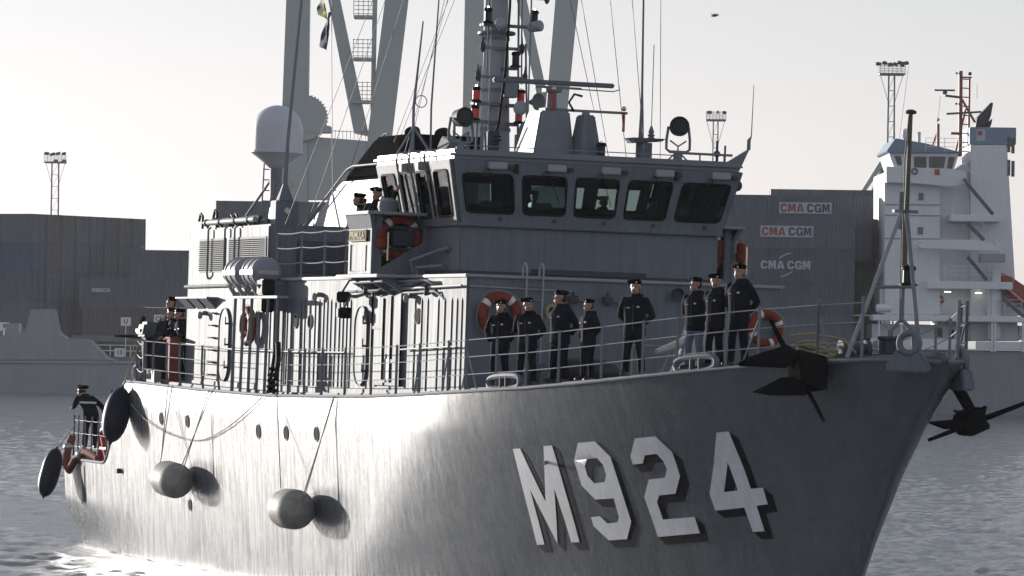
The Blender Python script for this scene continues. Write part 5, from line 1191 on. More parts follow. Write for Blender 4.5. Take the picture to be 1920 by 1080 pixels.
# grass strip, low fence and berth number plates on the quay edge
tag(MB().prism([(-60, QY + .5, 3.4), (40, QY + .5, 3.4), (40, QY + 4.6, 4.6), (-60, QY + 4.6, 4.6)], (0, .01, .25)).build('grass_bank', GRASS, None, ship=False), 'dull green grass bank on the far quay', None, kind='structure')
fz = 4.5
for x0, x1 in ((-52, -30), (-28, -10)):
    o = empty('quay_fence', Matrix.Translation((x0, QY + .3, 3.4))); tag(o, 'white pipe fence on the far quay edge, %s run' % ('left' if x0 < -40 else 'right'), 'fence', 'fences on the far quay')
    for z in (.55, 1.1): MB().cone((0, 0, z), (x1 - x0, 0, z), .05, .05, 6).build('rail', WHITE, o, ship=False)
    for i in range(int((x1 - x0) / 2) + 1): MB().cone((2 * i, 0, 0), (2 * i, 0, 1.15), .05, .05, 6).build('post', WHITE, o, ship=False)
for (x, y), txt, lab in (((224, 661), '13', 'white berth plate numbered 13 at the bow of the grey vessel'), ((8, 612), '9', 'white berth plate at the left edge above the grey vessel'), ((236, 603), 'U', 'white plate with a dark letter left of the outboard motor'), ((298, 598), 'CE', 'white plate with dark letters behind the sailors at the break')):
    p = {224: (-38.88,466.00,3.79), 8: (-50.36,466.00,6.23), 236: (-38.29,466.00,6.87), 298: (-35.01,466.00,7.17)}[x]
    o = empty('berth_plate', Matrix.Translation((p[0], p[1], 3.4))); tag(o, lab, 'sign', 'white plates on the far quay')
    MB().cbox((0, 0, p[2] - 3.4), (1.0, .06, .85)).build('plate', WHITE, o, ship=False); MB().cone((0, .1, 0), (0, .1, p[2] - 3.4), .05, .05, 6).build('post', WHITE, o, ship=False)
    tm = text_mesh(txt, .6, BLACK, .02)
    for v in tm.vertices: a_, b_, c_ = v.co; v.co = (a_, -.036 - c_, p[2] - 3.4 + b_)
    link('lettering', tm, o)

# ---- grey naval vessel moored at the far left
VG = mat('far_vessel_grey', (.31, .32, .345), .5, var=.08, scale=.3, streak=.12)
gv = empty('grey_vessel', Matrix.Translation(((-44.86,440.00,-0.03)[0], 443, 0))); tag(gv, 'low grey naval vessel moored across the basin at the far left', 'ship')

gv_x = (-44.86,440.00,-0.03)[0]
def G(pt): return (pt[0] - gv_x, pt[2])
prof = [G((-60.85,440.00,-0.24)), G((-60.91,440.00,3.91)), G((-47.90,440.00,2.98)), G((-42.40,440.00,3.05)), G((-37.90,440.00,3.06)), G((-34.80,440.00,3.05)), G((-36.06,440.00,0.08))]
prof = [(x, -1.0 if i in (0, 6) else z) for i, (x, z) in enumerate(prof)]
MB().prism([(x, -3.0, z) for x, z in prof], (0, 6, 0)).build('hull', VG, gv, ship=False, bevel=.2)
sup = [G((-60.90,440.00,2.86)), G((-60.93,440.00,5.06)), G((-48.03,440.00,5.33)), G((-45.69,440.00,5.71)), G((-45.22,440.00,7.86)), G((-43.17,440.00,7.94)), G((-42.64,440.00,5.70)), G((-41.83,440.00,5.16)), G((-39.78,440.00,5.13)), G((-38.01,440.00,3.36)), G((-37.15,440.00,3.12))]
MB().prism([(x, -2.2, z) for x, z in sup], (0, 4.4, 0)).build('superstructure', VG, gv, ship=False, bevel=.15)
MB().tube([(G((-52.90,440.00,2.81))[0], -3.03, G((-52.90,440.00,2.81))[1]), (G((-35.40,440.00,2.94))[0], -3.03, G((-35.40,440.00,2.94))[1])], .12, 6).build('rubbing_strake', VG, gv, ship=False)
MB().box((G((-47.53,440.00,5.23))[0], -2.0, G((-47.54,440.00,5.63))[1] - .4), (G((-46.33,440.00,5.25))[0], 1, G((-47.55,440.00,6.53))[1])).build('deck_box', VG, gv, ship=False, bevel=.05)

# ---- container ship at the right
CY = 385.0
SW = mat('ship_white', (.78, .79, .82), .5, var=.05, scale=.25, streak=.08)
SHG = mat('far_hull_grey', (.25, .255, .27), .5, var=.1, scale=.2, streak=.15)
SB = mat('ship_pale_blue', (.22, .29, .37), .5, var=.06)
RM = mat('rust_red_mast', (.30, .07, .05), .55, var=.15)
DWIN = mat('far_window', (.05, .06, .07), .15, var=0)
cs = empty('container_ship', Matrix.Translation(((32.50,385.00,-0.16)[0], CY, 0))); tag(cs, 'container feeder ship with white wheelhouse tower and grey hull at the right', 'ship')
cx = cs.matrix_world.translation.x
def T(pt): return (pt[0] - cx, pt[2])
def slab(name, pts, y0, y1, m, parent=cs, bevel=.05): return MB().prism([(x, y0, z) for x, z in pts], (0, y1 - y0, 0)).build(name, m, parent, ship=False, bevel=bevel)
def rect(p, q): (x0, z1), (x1, z0) = T(p), T(q); return [(x0, z0), (x1, z0), (x1, z1), (x0, z1)]
DZ = T((32.44,385.00,5.18))[1]
hx0, hx1 = T((-20.03,385.00,2.66))[0], T((52.14,385.00,3.60))[0]
slab('hull', [(hx0, -1), (hx1, -1), (hx1 + 1, DZ), (hx0 - 6, DZ), (hx0 - 4, 2)], 0, 17, SHG, bevel=.3)
slab('bulwark', rect((29.45,385.00,6.19), (37.47,385.00,5.29)), -.02, .25, SW)
slab('bulwark', rect((38.11,385.00,6.04), (51.68,385.00,5.38)), -.02, .25, SW)
for px in (1643, 1799):
    p = {1643: T((29.94,385.00,5.67)), 1799: T((36.76,385.00,5.63))}[px]
    MB().lathe((p[0], -.05, p[1]), (0, -1, 0), [(0, .34), (.06, .34), (.08, .24), (.02, .2), (.02, 0)], 18).build('fairlead', SHG, cs, ship=False)
# accommodation tower
tower = slab('accommodation_tower', [T((30.69,385.00,8.13)), T((30.55,385.00,19.86)), T((35.10,385.00,19.92)), T((35.24,385.00,8.19))], 1.2, 13, SW)
slab('funnel_casing', [T((37.85,385.00,6.04)), T((37.66,385.00,22.23)), T((40.68,385.00,22.27)), T((41.83,385.00,6.09))], 2.0, 10, SW)
slab('funnel_casing_side', [T((35.27,385.00,6.00)), T((35.11,385.00,19.13)), T((37.67,385.00,20.91)), T((37.85,385.00,6.04))], 3.0, 10, SW)
fb = slab('funnel_band', rect((37.59,385.00,23.71), (41.42,385.00,22.28)), 1.98, 10.02, SB)
slab('emblem', rect((38.17,385.00,23.50), (38.88,385.00,22.59)), 1.95, 1.99, mat('emblem_pale', (.45, .5, .58), .5), fb, 0)
slab('emblem_mark', rect((38.26,385.00,23.37), (38.61,385.00,23.03)), 1.93, 1.96, REDP, fb, 0)
for r in (rect((40.71,385.00,22.92), (40.95,385.00,21.66)), rect((41.02,385.00,22.84), (41.30,385.00,21.57)), rect((40.73,385.00,21.04), (40.97,385.00,19.73)), rect((41.04,385.00,20.96), (41.32,385.00,19.65))): slab('vent_grille', r, 1.93, 2.0, DWIN, fb if r[2][1] > T((40.72,385.00,22.18))[1] else cs, 0)
ex = MB().prism([(x, 4, z) for x, z in (T((38.25,385.00,23.64)), T((38.42,385.00,24.64)), T((39.76,385.00,26.06)), T((39.55,385.00,24.79)), T((39.13,385.00,23.65)))], (0, 2.2, 0)).build('exhaust_pipe', mat('exhaust_dark', (.05, .05, .055), .6), cs, ship=False, bevel=.2)
MB().prism([(x, 3.2, z) for x, z in (T((39.13,385.00,23.65)), T((39.21,385.00,24.09)), T((39.60,385.00,24.53)), T((39.47,385.00,23.91)), T((39.30,385.00,23.65)))], (0, 1.4, 0)).build('exhaust_pipe', mat('exhaust_dark', (.05, .05, .055)), cs, ship=False, bevel=.1)
# wheelhouse with windows and pale blue roof
wh = slab('wheelhouse', [T((31.29,385.00,20.17)), T((30.84,385.00,21.44)), T((36.61,385.00,21.51)), T((36.19,385.00,20.11))], .6, 11, SW)
slab('wheelhouse_roof', [T((30.62,385.00,21.57)), T((31.35,385.00,22.63)), T((33.76,385.00,22.26)), T((36.88,385.00,21.52)), T((30.84,385.00,21.42))], .3, 11.3, SB, wh)
for r in ([T((31.28,385.00,21.18)), T((31.80,385.00,21.19)), T((31.90,385.00,20.44)), T((31.55,385.00,20.44))], [T((32.90,385.00,21.16)), T((33.91,385.00,21.17)), T((33.92,385.00,20.25)), T((32.91,385.00,20.28))], [T((34.12,385.00,21.17)), T((35.48,385.00,21.19)), T((35.36,385.00,20.23)), T((34.14,385.00,20.25))], [T((35.74,385.00,21.19)), T((36.27,385.00,21.16)), T((36.02,385.00,20.19)), T((35.62,385.00,20.23))]):
    slab('window', r, .52, .61, DWIN, wh, 0)
bw = slab('bridge_wing', [T((30.59,385.00,20.30)), T((36.19,385.00,20.11)), T((37.16,385.00,19.94)), T((37.17,385.00,18.89)), T((35.77,385.00,18.70)), T((33.14,385.00,18.93)), T((30.61,385.00,18.98))], .1, 1.25, SW)
slab('red_mark', rect((34.57,385.00,20.13), (34.97,385.00,19.65)), .04, .12, REDP, bw, 0)
MB().torus((T((32.91,385.00,19.93))[0], .05, T((32.91,385.00,19.93))[1]), (0, 1, 0), .22, .08, 18, 8).build('lifebuoy', mat('far_grey_ring', (.2, .2, .22), .6), bw, ship=False)
# tower windows
for r in (rect((33.37,385.00,18.19), (33.77,385.00,17.58)), rect((33.32,385.00,15.38), (33.76,385.00,14.78)), rect((32.00,385.00,12.35), (32.62,385.00,11.66))): slab('window', r, 1.12, 1.21, mat('far_port_glass', (.16, .17, .2), .3, var=0), tower, 0)
for y in (0, 1, 2):
    z = (T((32.29,385.00,17.21))[1], T((32.30,385.00,16.33))[1], T((32.32,385.00,14.41))[1])[y]; x0, x1 = T((30.58,385.00,17.19))[0], T((35.13,385.00,17.25))[0]
    MB().box((x0, 1.14, z - .05), (x1, 1.2, z + .05)).build('deck_seam', mat('seam_blue_grey', (.3, .33, .4), .6), tower, ship=False)
# galleries, stairs, pillars
for r in (rect((35.89,385.00,16.42), (40.10,385.00,15.87)), rect((34.03,385.00,10.93), (41.04,385.00,10.32)), rect((29.60,385.00,8.12), (49.91,385.00,7.64))): slab('gallery', r, -.4, 3.2, SW)
slab('aft_house', rect((29.79,385.00,7.37), (49.93,385.00,6.19)), 2.6, 12, SW)
slab('mid_house', rect((30.41,385.00,10.31), (45.53,385.00,8.24)), 2.9, 12, SW)
slab('upper_house', rect((35.15,385.00,15.80), (38.06,385.00,10.85)), 2.9, 12, SW)
for px in range(6):
    x = (T((30.13,385.00,7.69))[0], T((31.97,385.00,7.71))[0], T((37.13,385.00,7.78))[0], T((39.41,385.00,7.81))[0], T((39.67,385.00,7.81))[0], T((41.94,385.00,7.84))[0])[px]
    slab('pillar', [(x - .08, DZ), (x + .08, DZ), (x + .08, T((32.40,385.00,8.15))[1]), (x - .08, T((32.40,385.00,8.15))[1])], -.2, 0, SW, bevel=.01)
slab('round_column', rect((39.13,385.00,12.18), (40.17,385.00,5.98)), .4, 1.6, SW, bevel=.3)
for p0, p1 in ((T((36.90,385.00,19.37)), T((39.39,385.00,16.47))), (T((37.34,385.00,15.66)), T((38.67,385.00,14.36))), (T((37.37,385.00,12.94)), T((38.93,385.00,11.08))), (T((40.26,385.00,9.57)), T((42.25,385.00,7.93)))):
    o = MB().tube([(p0[0], -.3, p0[1]), (p1[0], -.3, p1[1])], .16, 4).tube([(p0[0], .5, p0[1]), (p1[0], .5, p1[1])], .16, 4).build('stairs', mat('stair_grey', (.12, .13, .15), .6), cs, ship=False)
    for dz in (1.0,): MB().tube([(p0[0] + .2, -.32, p0[1] + dz), (p1[0] + .2, -.32, p1[1] + dz)], .035, 5).build('hand_rail', SW, o, ship=False)
for (p0, p1) in ((T((30.65,385.00,8.39)), T((41.80,385.00,8.45))), (T((34.12,385.00,11.11)), T((41.12,385.00,11.15))), (T((36.02,385.00,16.51)), T((39.96,385.00,16.48))), (T((33.77,385.00,21.61)), T((36.88,385.00,21.60)))):
    o = None; mb = MB()
    for dz in (.35, .7, 1.05): mb.tube([(p0[0], -.3, p0[1] + dz), (p1[0], -.3, p1[1] + dz)], .025, 4)
    o = mb.build('railing', SW, cs, ship=False); n = int((p1[0] - p0[0]) / 1.3)
    for i in range(n + 1): x = p0[0] + (p1[0] - p0[0]) * i / n; MB().cone((x, -.3, p0[1] - .1), (x, -.3, p0[1] + 1.08), .03, .03, 4).build('stanchion', SW, o, ship=False)
for px in range(5):
    r = (rect((38.43,385.00,9.11), (39.05,385.00,8.24)), rect((35.04,385.00,7.09), (35.57,385.00,6.36)), rect((37.92,385.00,7.26), (39.08,385.00,6.05)), rect((40.20,385.00,7.38), (41.88,385.00,6.09)), rect((36.13,385.00,6.98), (36.54,385.00,6.28)))[px]
    slab('doorway', r, 2.5, 2.62, mat('far_doorway', (.09, .1, .11), .6, var=0), cs, 0)
# provision crane arm, rescue boat, canister, lifebuoy, lamps
ca = slab('crane_arm', [T((33.21,385.00,13.81)), T((33.55,385.00,14.29)), T((38.01,385.00,14.35)), T((39.99,385.00,13.72)), T((39.78,385.00,13.41)), T((33.30,385.00,13.59))], -1.0, -.3, SW)
MB().torus((T((33.43,385.00,13.85))[0], -.65, T((33.43,385.00,13.85))[1]), (0, 1, 0), .35, .12, 18, 8).build('sheave', SW, ca, ship=False)
slab('crane_jib', [T((39.42,385.00,14.28)), T((39.85,385.00,14.11)), T((40.40,385.00,12.54)), T((40.14,385.00,12.45))], -.9, -.4, SW, ca)
slab('cage', rect((38.29,385.00,13.22), (40.31,385.00,12.54)), -1.2, .5, mat('cage_grey', (.35, .36, .4), .6), ca)
MB().lathe((T((30.43,385.00,8.65))[0] - .6, -.2, T((30.43,385.00,8.65))[1]), (1, 0, 0), [(0, 0), (.02, .25), (.1, .33), (1.25, .33), (1.33, .25), (1.35, 0)], 16).build('raft_canister', SW, cs, ship=False)
MB().torus((T((35.36,385.00,9.42))[0], 2.75, T((35.36,385.00,9.42))[1]), (0, 1, 0), .28, .1, 18, 8).build('lifebuoy', mat('far_orange', (.4, .12, .05), .6), cs, ship=False)
for p in (T((35.88,385.00,10.08)), T((38.42,385.00,10.02)), T((32.73,385.00,10.08))): MB().cbox((p[0], 1.5, p[1]), (.55, .2, .1)).build('deck_lamp', mat('lit_lamp', (.9, .85, .7), .5, var=0, emit=1.2), cs, ship=False)
rbt = slab('rescue_boat', [T((39.88,385.00,11.84)), T((41.11,385.00,11.33)), T((43.76,385.00,9.61)), T((43.77,385.00,8.74)), T((41.36,385.00,9.23)), T((40.25,385.00,10.22))], .6, 3.0, mat('rescue_orange', (.33, .07, .035), .5, var=.1), bevel=.3)
# masts and antennas on the wheelhouse roof
sm_ = MB().tube([(T((37.01,385.00,21.34))[0], 4, T((37.01,385.00,21.34))[1]), (T((36.97,385.00,28.44))[0], 4, T((36.97,385.00,28.44))[1])], .17, 8).build('signal_mast', RM, cs, ship=False)
MB().tube([(T((37.75,385.00,21.35))[0], 4.6, T((37.75,385.00,21.35))[1]), (T((37.76,385.00,27.92))[0], 4.6, T((37.76,385.00,27.92))[1])], .1, 6).build('mast_leg', RM, sm_, ship=False)
MB().tube([(T((36.62,385.00,21.34))[0], 5.0, T((36.62,385.00,21.34))[1]), (T((37.44,385.00,25.29))[0], 4.4, T((37.44,385.00,25.29))[1])], .1, 6).build('mast_leg', RM, sm_, ship=False)
MB().tube([(T((38.25,385.00,24.20))[0], 4.4, T((38.25,385.00,24.20))[1]), (T((37.08,385.00,26.16))[0], 4.2, T((37.08,385.00,26.16))[1])], .1, 6).build('mast_leg', RM, sm_, ship=False)
FD = mat('far_dark', (.07, .07, .075), .6, var=.1)
for i in range(9):
    z = T((37.05,385.00,21.78))[1] + i * .75; MB().tube([(T((37.01,385.00,21.78))[0], 4, z), (T((37.79,385.00,21.79))[0], 4.6, z)], .05, 5).build('rung', FD, sm_, ship=False)
MB().tube([(T((35.64,385.00,26.27))[0], 3.6, T((35.64,385.00,26.36))[1]), (T((36.95,385.00,26.16))[0], 4, T((36.95,385.00,26.25))[1])], .1, 6).build('radar_arm', FD, sm_, ship=False)
MB().cbox((T((35.63,385.00,26.80))[0], 3.6, T((35.63,385.00,26.80))[1]), (1.7, .2, .14)).build('radar_scanner', FD, sm_, ship=False)
MB().lathe((T((35.64,385.00,26.45))[0], 3.6, T((35.64,385.00,26.45))[1]), (0, 0, 1), [(0, .1), (.1, .22), (.25, .2), (.3, .06)], 12).build('scanner_base', FD, sm_, ship=False)
MB().cbox((T((37.23,385.00,24.94))[0], 3.5, T((37.23,385.00,24.94))[1]), (2.9, .2, .16), Ry(-.07)).build('radar_scanner', FD, sm_, ship=False)
for p, r in ((T((37.76,385.00,28.23)), .16), (T((36.66,385.00,28.26)), .1), (T((36.65,385.00,25.72)), .1)): MB().ball((p[0], 4.2, p[1]), r, 10).build('mast_lamp', FD, sm_, ship=False)
MB().cbox((T((37.41,385.00,27.92))[0], 4.2, T((37.41,385.00,27.92))[1]), (1.0, .2, .12)).build('yard', FD, sm_, ship=False)
MB().cbox((T((36.68,385.00,23.26))[0], 4.2, T((36.68,385.00,23.26))[1]), (.9, .4, .2)).build('yard', RM, sm_, ship=False)
o = MB().tube([(T((34.99,385.00,21.75))[0], 2, T((34.99,385.00,21.75))[1]), (T((34.97,385.00,23.94))[0], 2, T((34.97,385.00,23.94))[1])], .13, 8).build('vent_mast', RM, cs, ship=False)
MB().ball((T((34.96,385.00,24.29))[0], 2, T((34.96,385.00,24.29))[1]), .15, 10).build('globe', SW, o, ship=False)
MB().tube([(T((34.51,385.00,21.97))[0], 2.5, T((34.51,385.00,21.97))[1]), (T((34.97,385.00,23.42))[0], 2, T((34.97,385.00,23.42))[1])], .06, 5).build('stay', FD, o, ship=False)
MB().lathe((T((33.41,385.00,22.26))[0], 2, T((33.41,385.00,22.26))[1]), (0, 0, 1), [(0, .14), (.8, .14), (.9, .18), (1.0, .1), (1.02, 0)], 12).build('roof_vent', SW, cs, ship=False)
MB().lathe((T((32.31,385.00,22.51))[0], 2, T((32.31,385.00,22.51))[1]), (0, 0, 1), [(0, .1), (.3, .3), (.8, .3), (1.0, .1), (1.02, 0)], 14).build('satellite_dome', SW, cs, ship=False)
for p0, p1 in ((T((34.73,385.00,21.97)), T((35.16,385.00,26.22))), (T((31.79,385.00,22.50)), T((32.50,385.00,28.73))), (T((31.44,385.00,22.50)), T((31.43,385.00,23.24))), (T((38.18,385.00,26.04)), T((38.16,385.00,27.27)))): MB().tube([(p0[0], 2.2, p0[1]), (p1[0], 2.2, p1[1])], .02, 4).build('whip_antenna', FD, cs, ship=False)
# containers on its deck
GC = 'containers on the deck of the container ship'
RP = mat('print_red', (.30, .06, .06), .6, var=.1); BP = mat('print_navy', (.05, .06, .11), .6, var=.1); WP = mat('print_white', (.46, .48, .52), .6, var=.1)
LET = {   # bold block letters on a 0.8 x 1 body
 'C': [[(.8, .66), (.8, .78), (.58, 1), (.2, 1), (0, .8), (0, .2), (.2, 0), (.58, 0), (.8, .22), (.8, .34), (.55, .34), (.5, .22), (.3, .22), (.25, .28), (.25, .72), (.3, .78), (.5, .78), (.55, .66)]],
 'G': [[(.8, .66), (.8, .78), (.58, 1), (.2, 1), (0, .8), (0, .2), (.2, 0), (.8, 0), (.8, .52), (.45, .52), (.45, .34), (.57, .34), (.57, .2), (.3, .2), (.25, .28), (.25, .72), (.3, .78), (.5, .78), (.55, .66)]],
 'M': [[(0, 0), (.24, 0), (.24, .62), (.38, .12), (.52, .12), (.66, .62), (.66, 0), (.9, 0), (.9, 1), (.58, 1), (.45, .5), (.32, 1), (0, 1)]],
 'A': [[(0, 0), (.25, 0), (.3, .18), (.6, .18), (.65, 0), (.9, 0), (.6, 1), (.3, 1)], [(.35, .36), (.55, .36), (.45, .76)]],
}
def block_letters(txt, size, x0, y, z0, m, parent):
    for ch in txt:
        loops = [[Vector((x0 + px * size, z0 + (pz - .5) * size, 0)) for px, pz in lp] for lp in LET[ch]]
        flat = [v for l in loops for v in l]; tris = tessellate_polygon(loops)
        mb = MB().add([(v.x, y, v.y) for v in flat], [tuple(t) for t in tris]); me = mb.mesh('letter', m, smooth=False, fixn=False)
        link('letter', me, parent); x0 += size * (1.0 if ch in 'MA' else .9)
def cma(o, x, z, size, plate=True):
    if plate:
        o2 = MB().box((x - size * 3.12, -1.275, z - size * .66), (x + size * 3.12, -1.245, z + size * .66)).build('print_panel', WP, o, ship=False)
    block_letters('CMA', size, x - size * 2.95, -1.282, z, RP if plate else WP, o2 if plate else o)
    block_letters('CGM', size, x + size * .2, -1.282, z, BP if plate else WP, o2 if plate else o)
rows_z = [T((23.68,385.00,5.41))[1], T((23.65,385.00,8.04))[1], T((23.62,385.00,10.79))[1], T((23.58,385.00,13.55))[1]]
hC = (T((23.55,385.00,16.18))[1] - rows_z[0]) / 4
xr = (28.28,385.00,12.04)[0]
for k in range(4):
    for i, nm in enumerate(('beside the white tower', 'further forward')):
        o = container(xr - 6.1 - 12.5 * i, CY + 4.0, rows_z[0] + k * (hC + .005), 0, 12.19, hC, 'navy' if (k + i) % 3 else 'slate', 'dark blue grey container, %s tier of the outer row %s' % (('bottom', 'second', 'third', 'top')[k], nm) + (', white lettering' if k == 2 and i == 0 else ', lettered panel' if k == 3 and i == 0 else ''), GC)
        if i == 0 and k == 3: cma(o, -(xr - 6.1) + (22.65,385.00,14.90)[0], (22.65,385.00,14.90)[2] - (rows_z[0] + k * hC), .70)
        if i == 0 and k == 2:
            cma(o, -(xr - 6.1) + (22.59,385.00,12.14)[0], (22.59,385.00,12.14)[2] - (rows_z[0] + k * hC), .70, False)
            for sgn in (1, -1):
                c0 = (-(xr - 6.1) + (22.59,385.00,12.14)[0], (22.59,385.00,12.14)[2] - (rows_z[0] + k * hC)); pts = [(c0[0] - sgn * (.55 - .95 * t), -1.29, c0[1] + sgn * (.55 + .42 * math.sin(t * 1.45))) for t in [j / 8 for j in range(9)]]
                MB().tube(pts, .055, 5).build('swoosh', WP, o, ship=False)
xr2 = (29.90,388.00,16.95)[0]
for k in range(2):
    zt = (23.71,388.00,18.02)[2]
    o = container(xr2 - 6.1, CY + 7.2, zt - hC * (k + 1) - .01 * k, 0, 12.19, hC, 'slate', 'slate container, %s of the inner row, white panel with lettering' % ('topmost' if k == 0 else 'second from top') if k == 0 else 'slate container under the topmost one in the inner row', GC)
    if k == 0: cma(o, -(xr2 - 6.1) + (24.35,391.00,16.96)[0], (24.35,391.00,16.96)[2] - (zt - hC), .70)
for k in range(4):
    container((31.04,395.00,12.21)[0] - 6.1, CY + 10.0, rows_z[0] + k * (hC + .005), 0, 12.19, hC, 'brown', 'brownish container end showing beside the white tower, %s tier' % ('bottom', 'second', 'third', 'top')[k], GC)
container((33.30,420.00,19.52)[0] - 4, 424, (33.30,420.00,19.52)[2] - 2.9, 0, 12.19, 2.9, 'teal', 'pale container top between the inner row and the wheelhouse', GC)
MB().box((hx0 + 4, 1, DZ + .002), (hx1 - 4, 16, DZ + .1)).build('deck', SHG, cs, ship=False)
MB().box(((18.79,385.00,11.91)[0] - cx - 14, 2.3, DZ), ((30.38,385.00,12.06)[0] - cx, 13, rows_z[0] - .01)).build('hatch_cover', SHG, cs, ship=False)

# ---- lattice light towers
LT = mat('galvanised_far', (.25, .25, .26), .6, var=.1)
def light_tower(base, top, w0, w1, plat_w, lamps, label, Y):
    x0, _, zt = top; o = empty('light_tower', Matrix.Translation((x0, Y, 3.4))); tag(o, label, 'light tower', 'lattice floodlight towers'); H = zt - 3.4
    for sx in (-1, 1):
        for sy in (-1, 1): MB().tube([(sx * w0, sy * w0, 0), (sx * w1, sy * w1, H)], .055, 5).build('leg', LT, o, ship=False)
    n = int(H / 1.4); mb = MB()
    for i in range(n):
        z = H * i / n; w = lerp(w0, w1, i / n); z2 = H * (i + 1) / n; w2 = lerp(w0, w1, (i + 1) / n)
        for sy in (-1, 1): mb.tube([(-w, sy * w, z), (w, sy * w, z)], .03, 4).tube([(-w, sy * w, z), (w2, sy * w2, z2)], .014, 4)
        for sx in (-1, 1): mb.tube([(sx * w, -w, z), (sx * w, w, z)], .03, 4)
    tag(mb.build('lattice', LT, o, ship=False), kind='stuff')
    MB().box((-plat_w, -plat_w, H), (plat_w, plat_w, H + .14)).build('platform', LT, o, ship=False)
    for dz in (.27, .5, .72, .95):
        mb = MB().tube([(-plat_w, -plat_w, H + dz), (plat_w, -plat_w, H + dz), (plat_w, plat_w, H + dz), (-plat_w, plat_w, H + dz)], .022, 4, True); mb.build('rail', LT, o, ship=False)
    for i in range(7): MB().cone((-plat_w + plat_w * 2 * i / 6, -plat_w, H), (-plat_w + plat_w * 2 * i / 6, -plat_w, H + .97), .028, .028, 4).build('post', LT, o, ship=False)
    for sx in (-1, 1): MB().tube([(sx * plat_w * .9, 0, H), (sx * w1, 0, H - 2.6)], .035, 4).build('strut', LT, o, ship=False)
    for lx, lz, w in lamps: MB().cbox((lx, -plat_w * .6 + .3 * rnd.random(), H + lz * .45), (w * .75, .5, .22), Ry(rnd.uniform(-.3, .3)) @ Rx(.4)).build('floodlight', FD, o, ship=False, bevel=.05)
light_tower(None, (-54.68,560.00,25.80), .50, .40, 1.25, [(-1.0, 2.5, .8), (-.3, 2.3, .9), (.35, 2.5, .8), (1.05, 2.5, .7), (.1, .5, .7), (1.1, .5, .7)], 'floodlight tower standing alone above the left containers', 560)
light_tower(None, (34.55,430.00,30.31), .40, .26, 1.15, [(-1.25, 1.0 + 1.2, .7), (-.7, 2.4, .6), (-.2, 2.1, .7), (.3, 2.2, .6), (.7, 2.5, .6), (1.2, 2.4, .8), (.9, 2.0, .5)], 'tallest floodlight tower, behind the white wheelhouse', 430)
light_tower(None, (21.48,500.00,29.10), .35, .25, 1.05, [(-.7, 2.0, .7), (.2, 2.1, .3), (.9, 2.0, .6)], 'small floodlight tower seen just right of the warship searchlight', 500)

# ---- harbour gantry cranes behind the warship
CR = mat('crane_grey_green', (.42, .45, .44), .6, var=.06, scale=.1)
KY = 520.0
def cr(pts, y0, y1, parent, name='beam', m=CR): return MB().prism([(x, y0, z) for x, z in pts], (0, y1 - y0, 0)).build(name, m, parent, ship=False, bevel=.05)
c1 = empty('gantry_crane', Matrix.Translation(((-21.22,520.00,7.40)[0], KY, 3.4))); tag(c1, 'grey harbour gantry crane rising behind the radome and funnel', 'crane', 'harbour gantry cranes')
kx = (-21.22,520.00,7.40)[0]
def K(pt): return (pt[0] - kx, pt[2] - 3.4)
cr([(K((-25.60,520.00,7.34))[0], 0), (K((-22.52,520.00,7.38))[0], 0), K((-22.81,520.00,28.66)), K((-22.81,520.00,46.41)), K((-25.29,520.00,46.38)), K((-25.71,520.00,28.62))], -1.5, 1.5, c1, 'leg')
cr([(K((-15.91,520.00,7.47))[0], 0), (K((-12.66,520.00,7.51))[0], 0), K((-13.52,520.00,27.90)), K((-11.42,520.00,47.74)), K((-13.90,520.00,47.71)), K((-15.65,520.00,32.30)), K((-16.18,520.00,27.86))], -1.5, 1.5, c1, 'leg')
cr([K((-22.70,520.00,20.68)), K((-16.08,520.00,20.77)), K((-16.17,520.00,27.27)), K((-21.50,520.00,27.61)), K((-22.81,520.00,28.90))], -1.2, 1.2, c1, 'portal_girder')
cr([K((-17.72,520.00,28.14)), K((-16.06,520.00,27.80)), K((-19.71,520.00,44.08)), K((-21.01,520.00,44.07))], -.8, .8, c1, 'brace')
rl = MB().lathe((K((-23.18,520.00,29.72))[0], -1.9, K((-23.18,520.00,29.72))[1]), (0, 1, 0), [(0, 2.5), (.3, 2.5), (.35, 2.3), (.8, 2.3), (.85, 2.5), (1.1, 2.5)], 40).build('cable_reel', CR, c1, ship=False)
for i in range(40):
    t = 2 * math.pi * i / 40; MB().cbox((K((-23.18,520.00,29.72))[0] + 2.55 * math.cos(t), -1.4, K((-23.18,520.00,29.72))[1] + 2.55 * math.sin(t)), (.14, .9, .14), Ry(-t)).build('rim_tooth', CR, rl, ship=False)
cr([K((-22.80,520.00,28.07)), K((-20.20,520.00,28.10)), K((-20.21,520.00,28.81)), K((-22.82,520.00,29.14))], -2.0, 1, c1, 'machinery_box')
for i, px in enumerate((15, 120, 205)):
    zz = (K((-16.35,520.00,40.81))[1], K((-16.29,520.00,36.14))[1], K((-16.23,520.00,31.41))[1])[i]; xx0, xx1 = K((-17.89,520.00,40.79))[0], K((-15.76,520.00,40.82))[0]
    o = cr([(xx0, zz), (xx1, zz), (xx1, zz + .35), (xx0, zz + .35)], -1.6, .8, c1, 'stair_landing')
    for k in range(5): MB().tube([(xx0, -1.6, zz + .5 + .45 * k), (xx1, -1.6, zz + .5 + .45 * k)], .05, 4).build('rail', CR, o, ship=False)
    for k in range(5): MB().tube([(xx0 + (xx1 - xx0) * k / 4, -1.6, zz + .3), (xx0 + (xx1 - xx0) * k / 4, -1.6, zz + 2.4)], .05, 4).build('post', CR, o, ship=False)
cr([K((-15.92,520.00,30.53)), K((-15.44,520.00,30.53)), K((-15.30,520.00,46.51)), K((-15.83,520.00,46.50))], -.6, .2, c1, 'stair_tower')
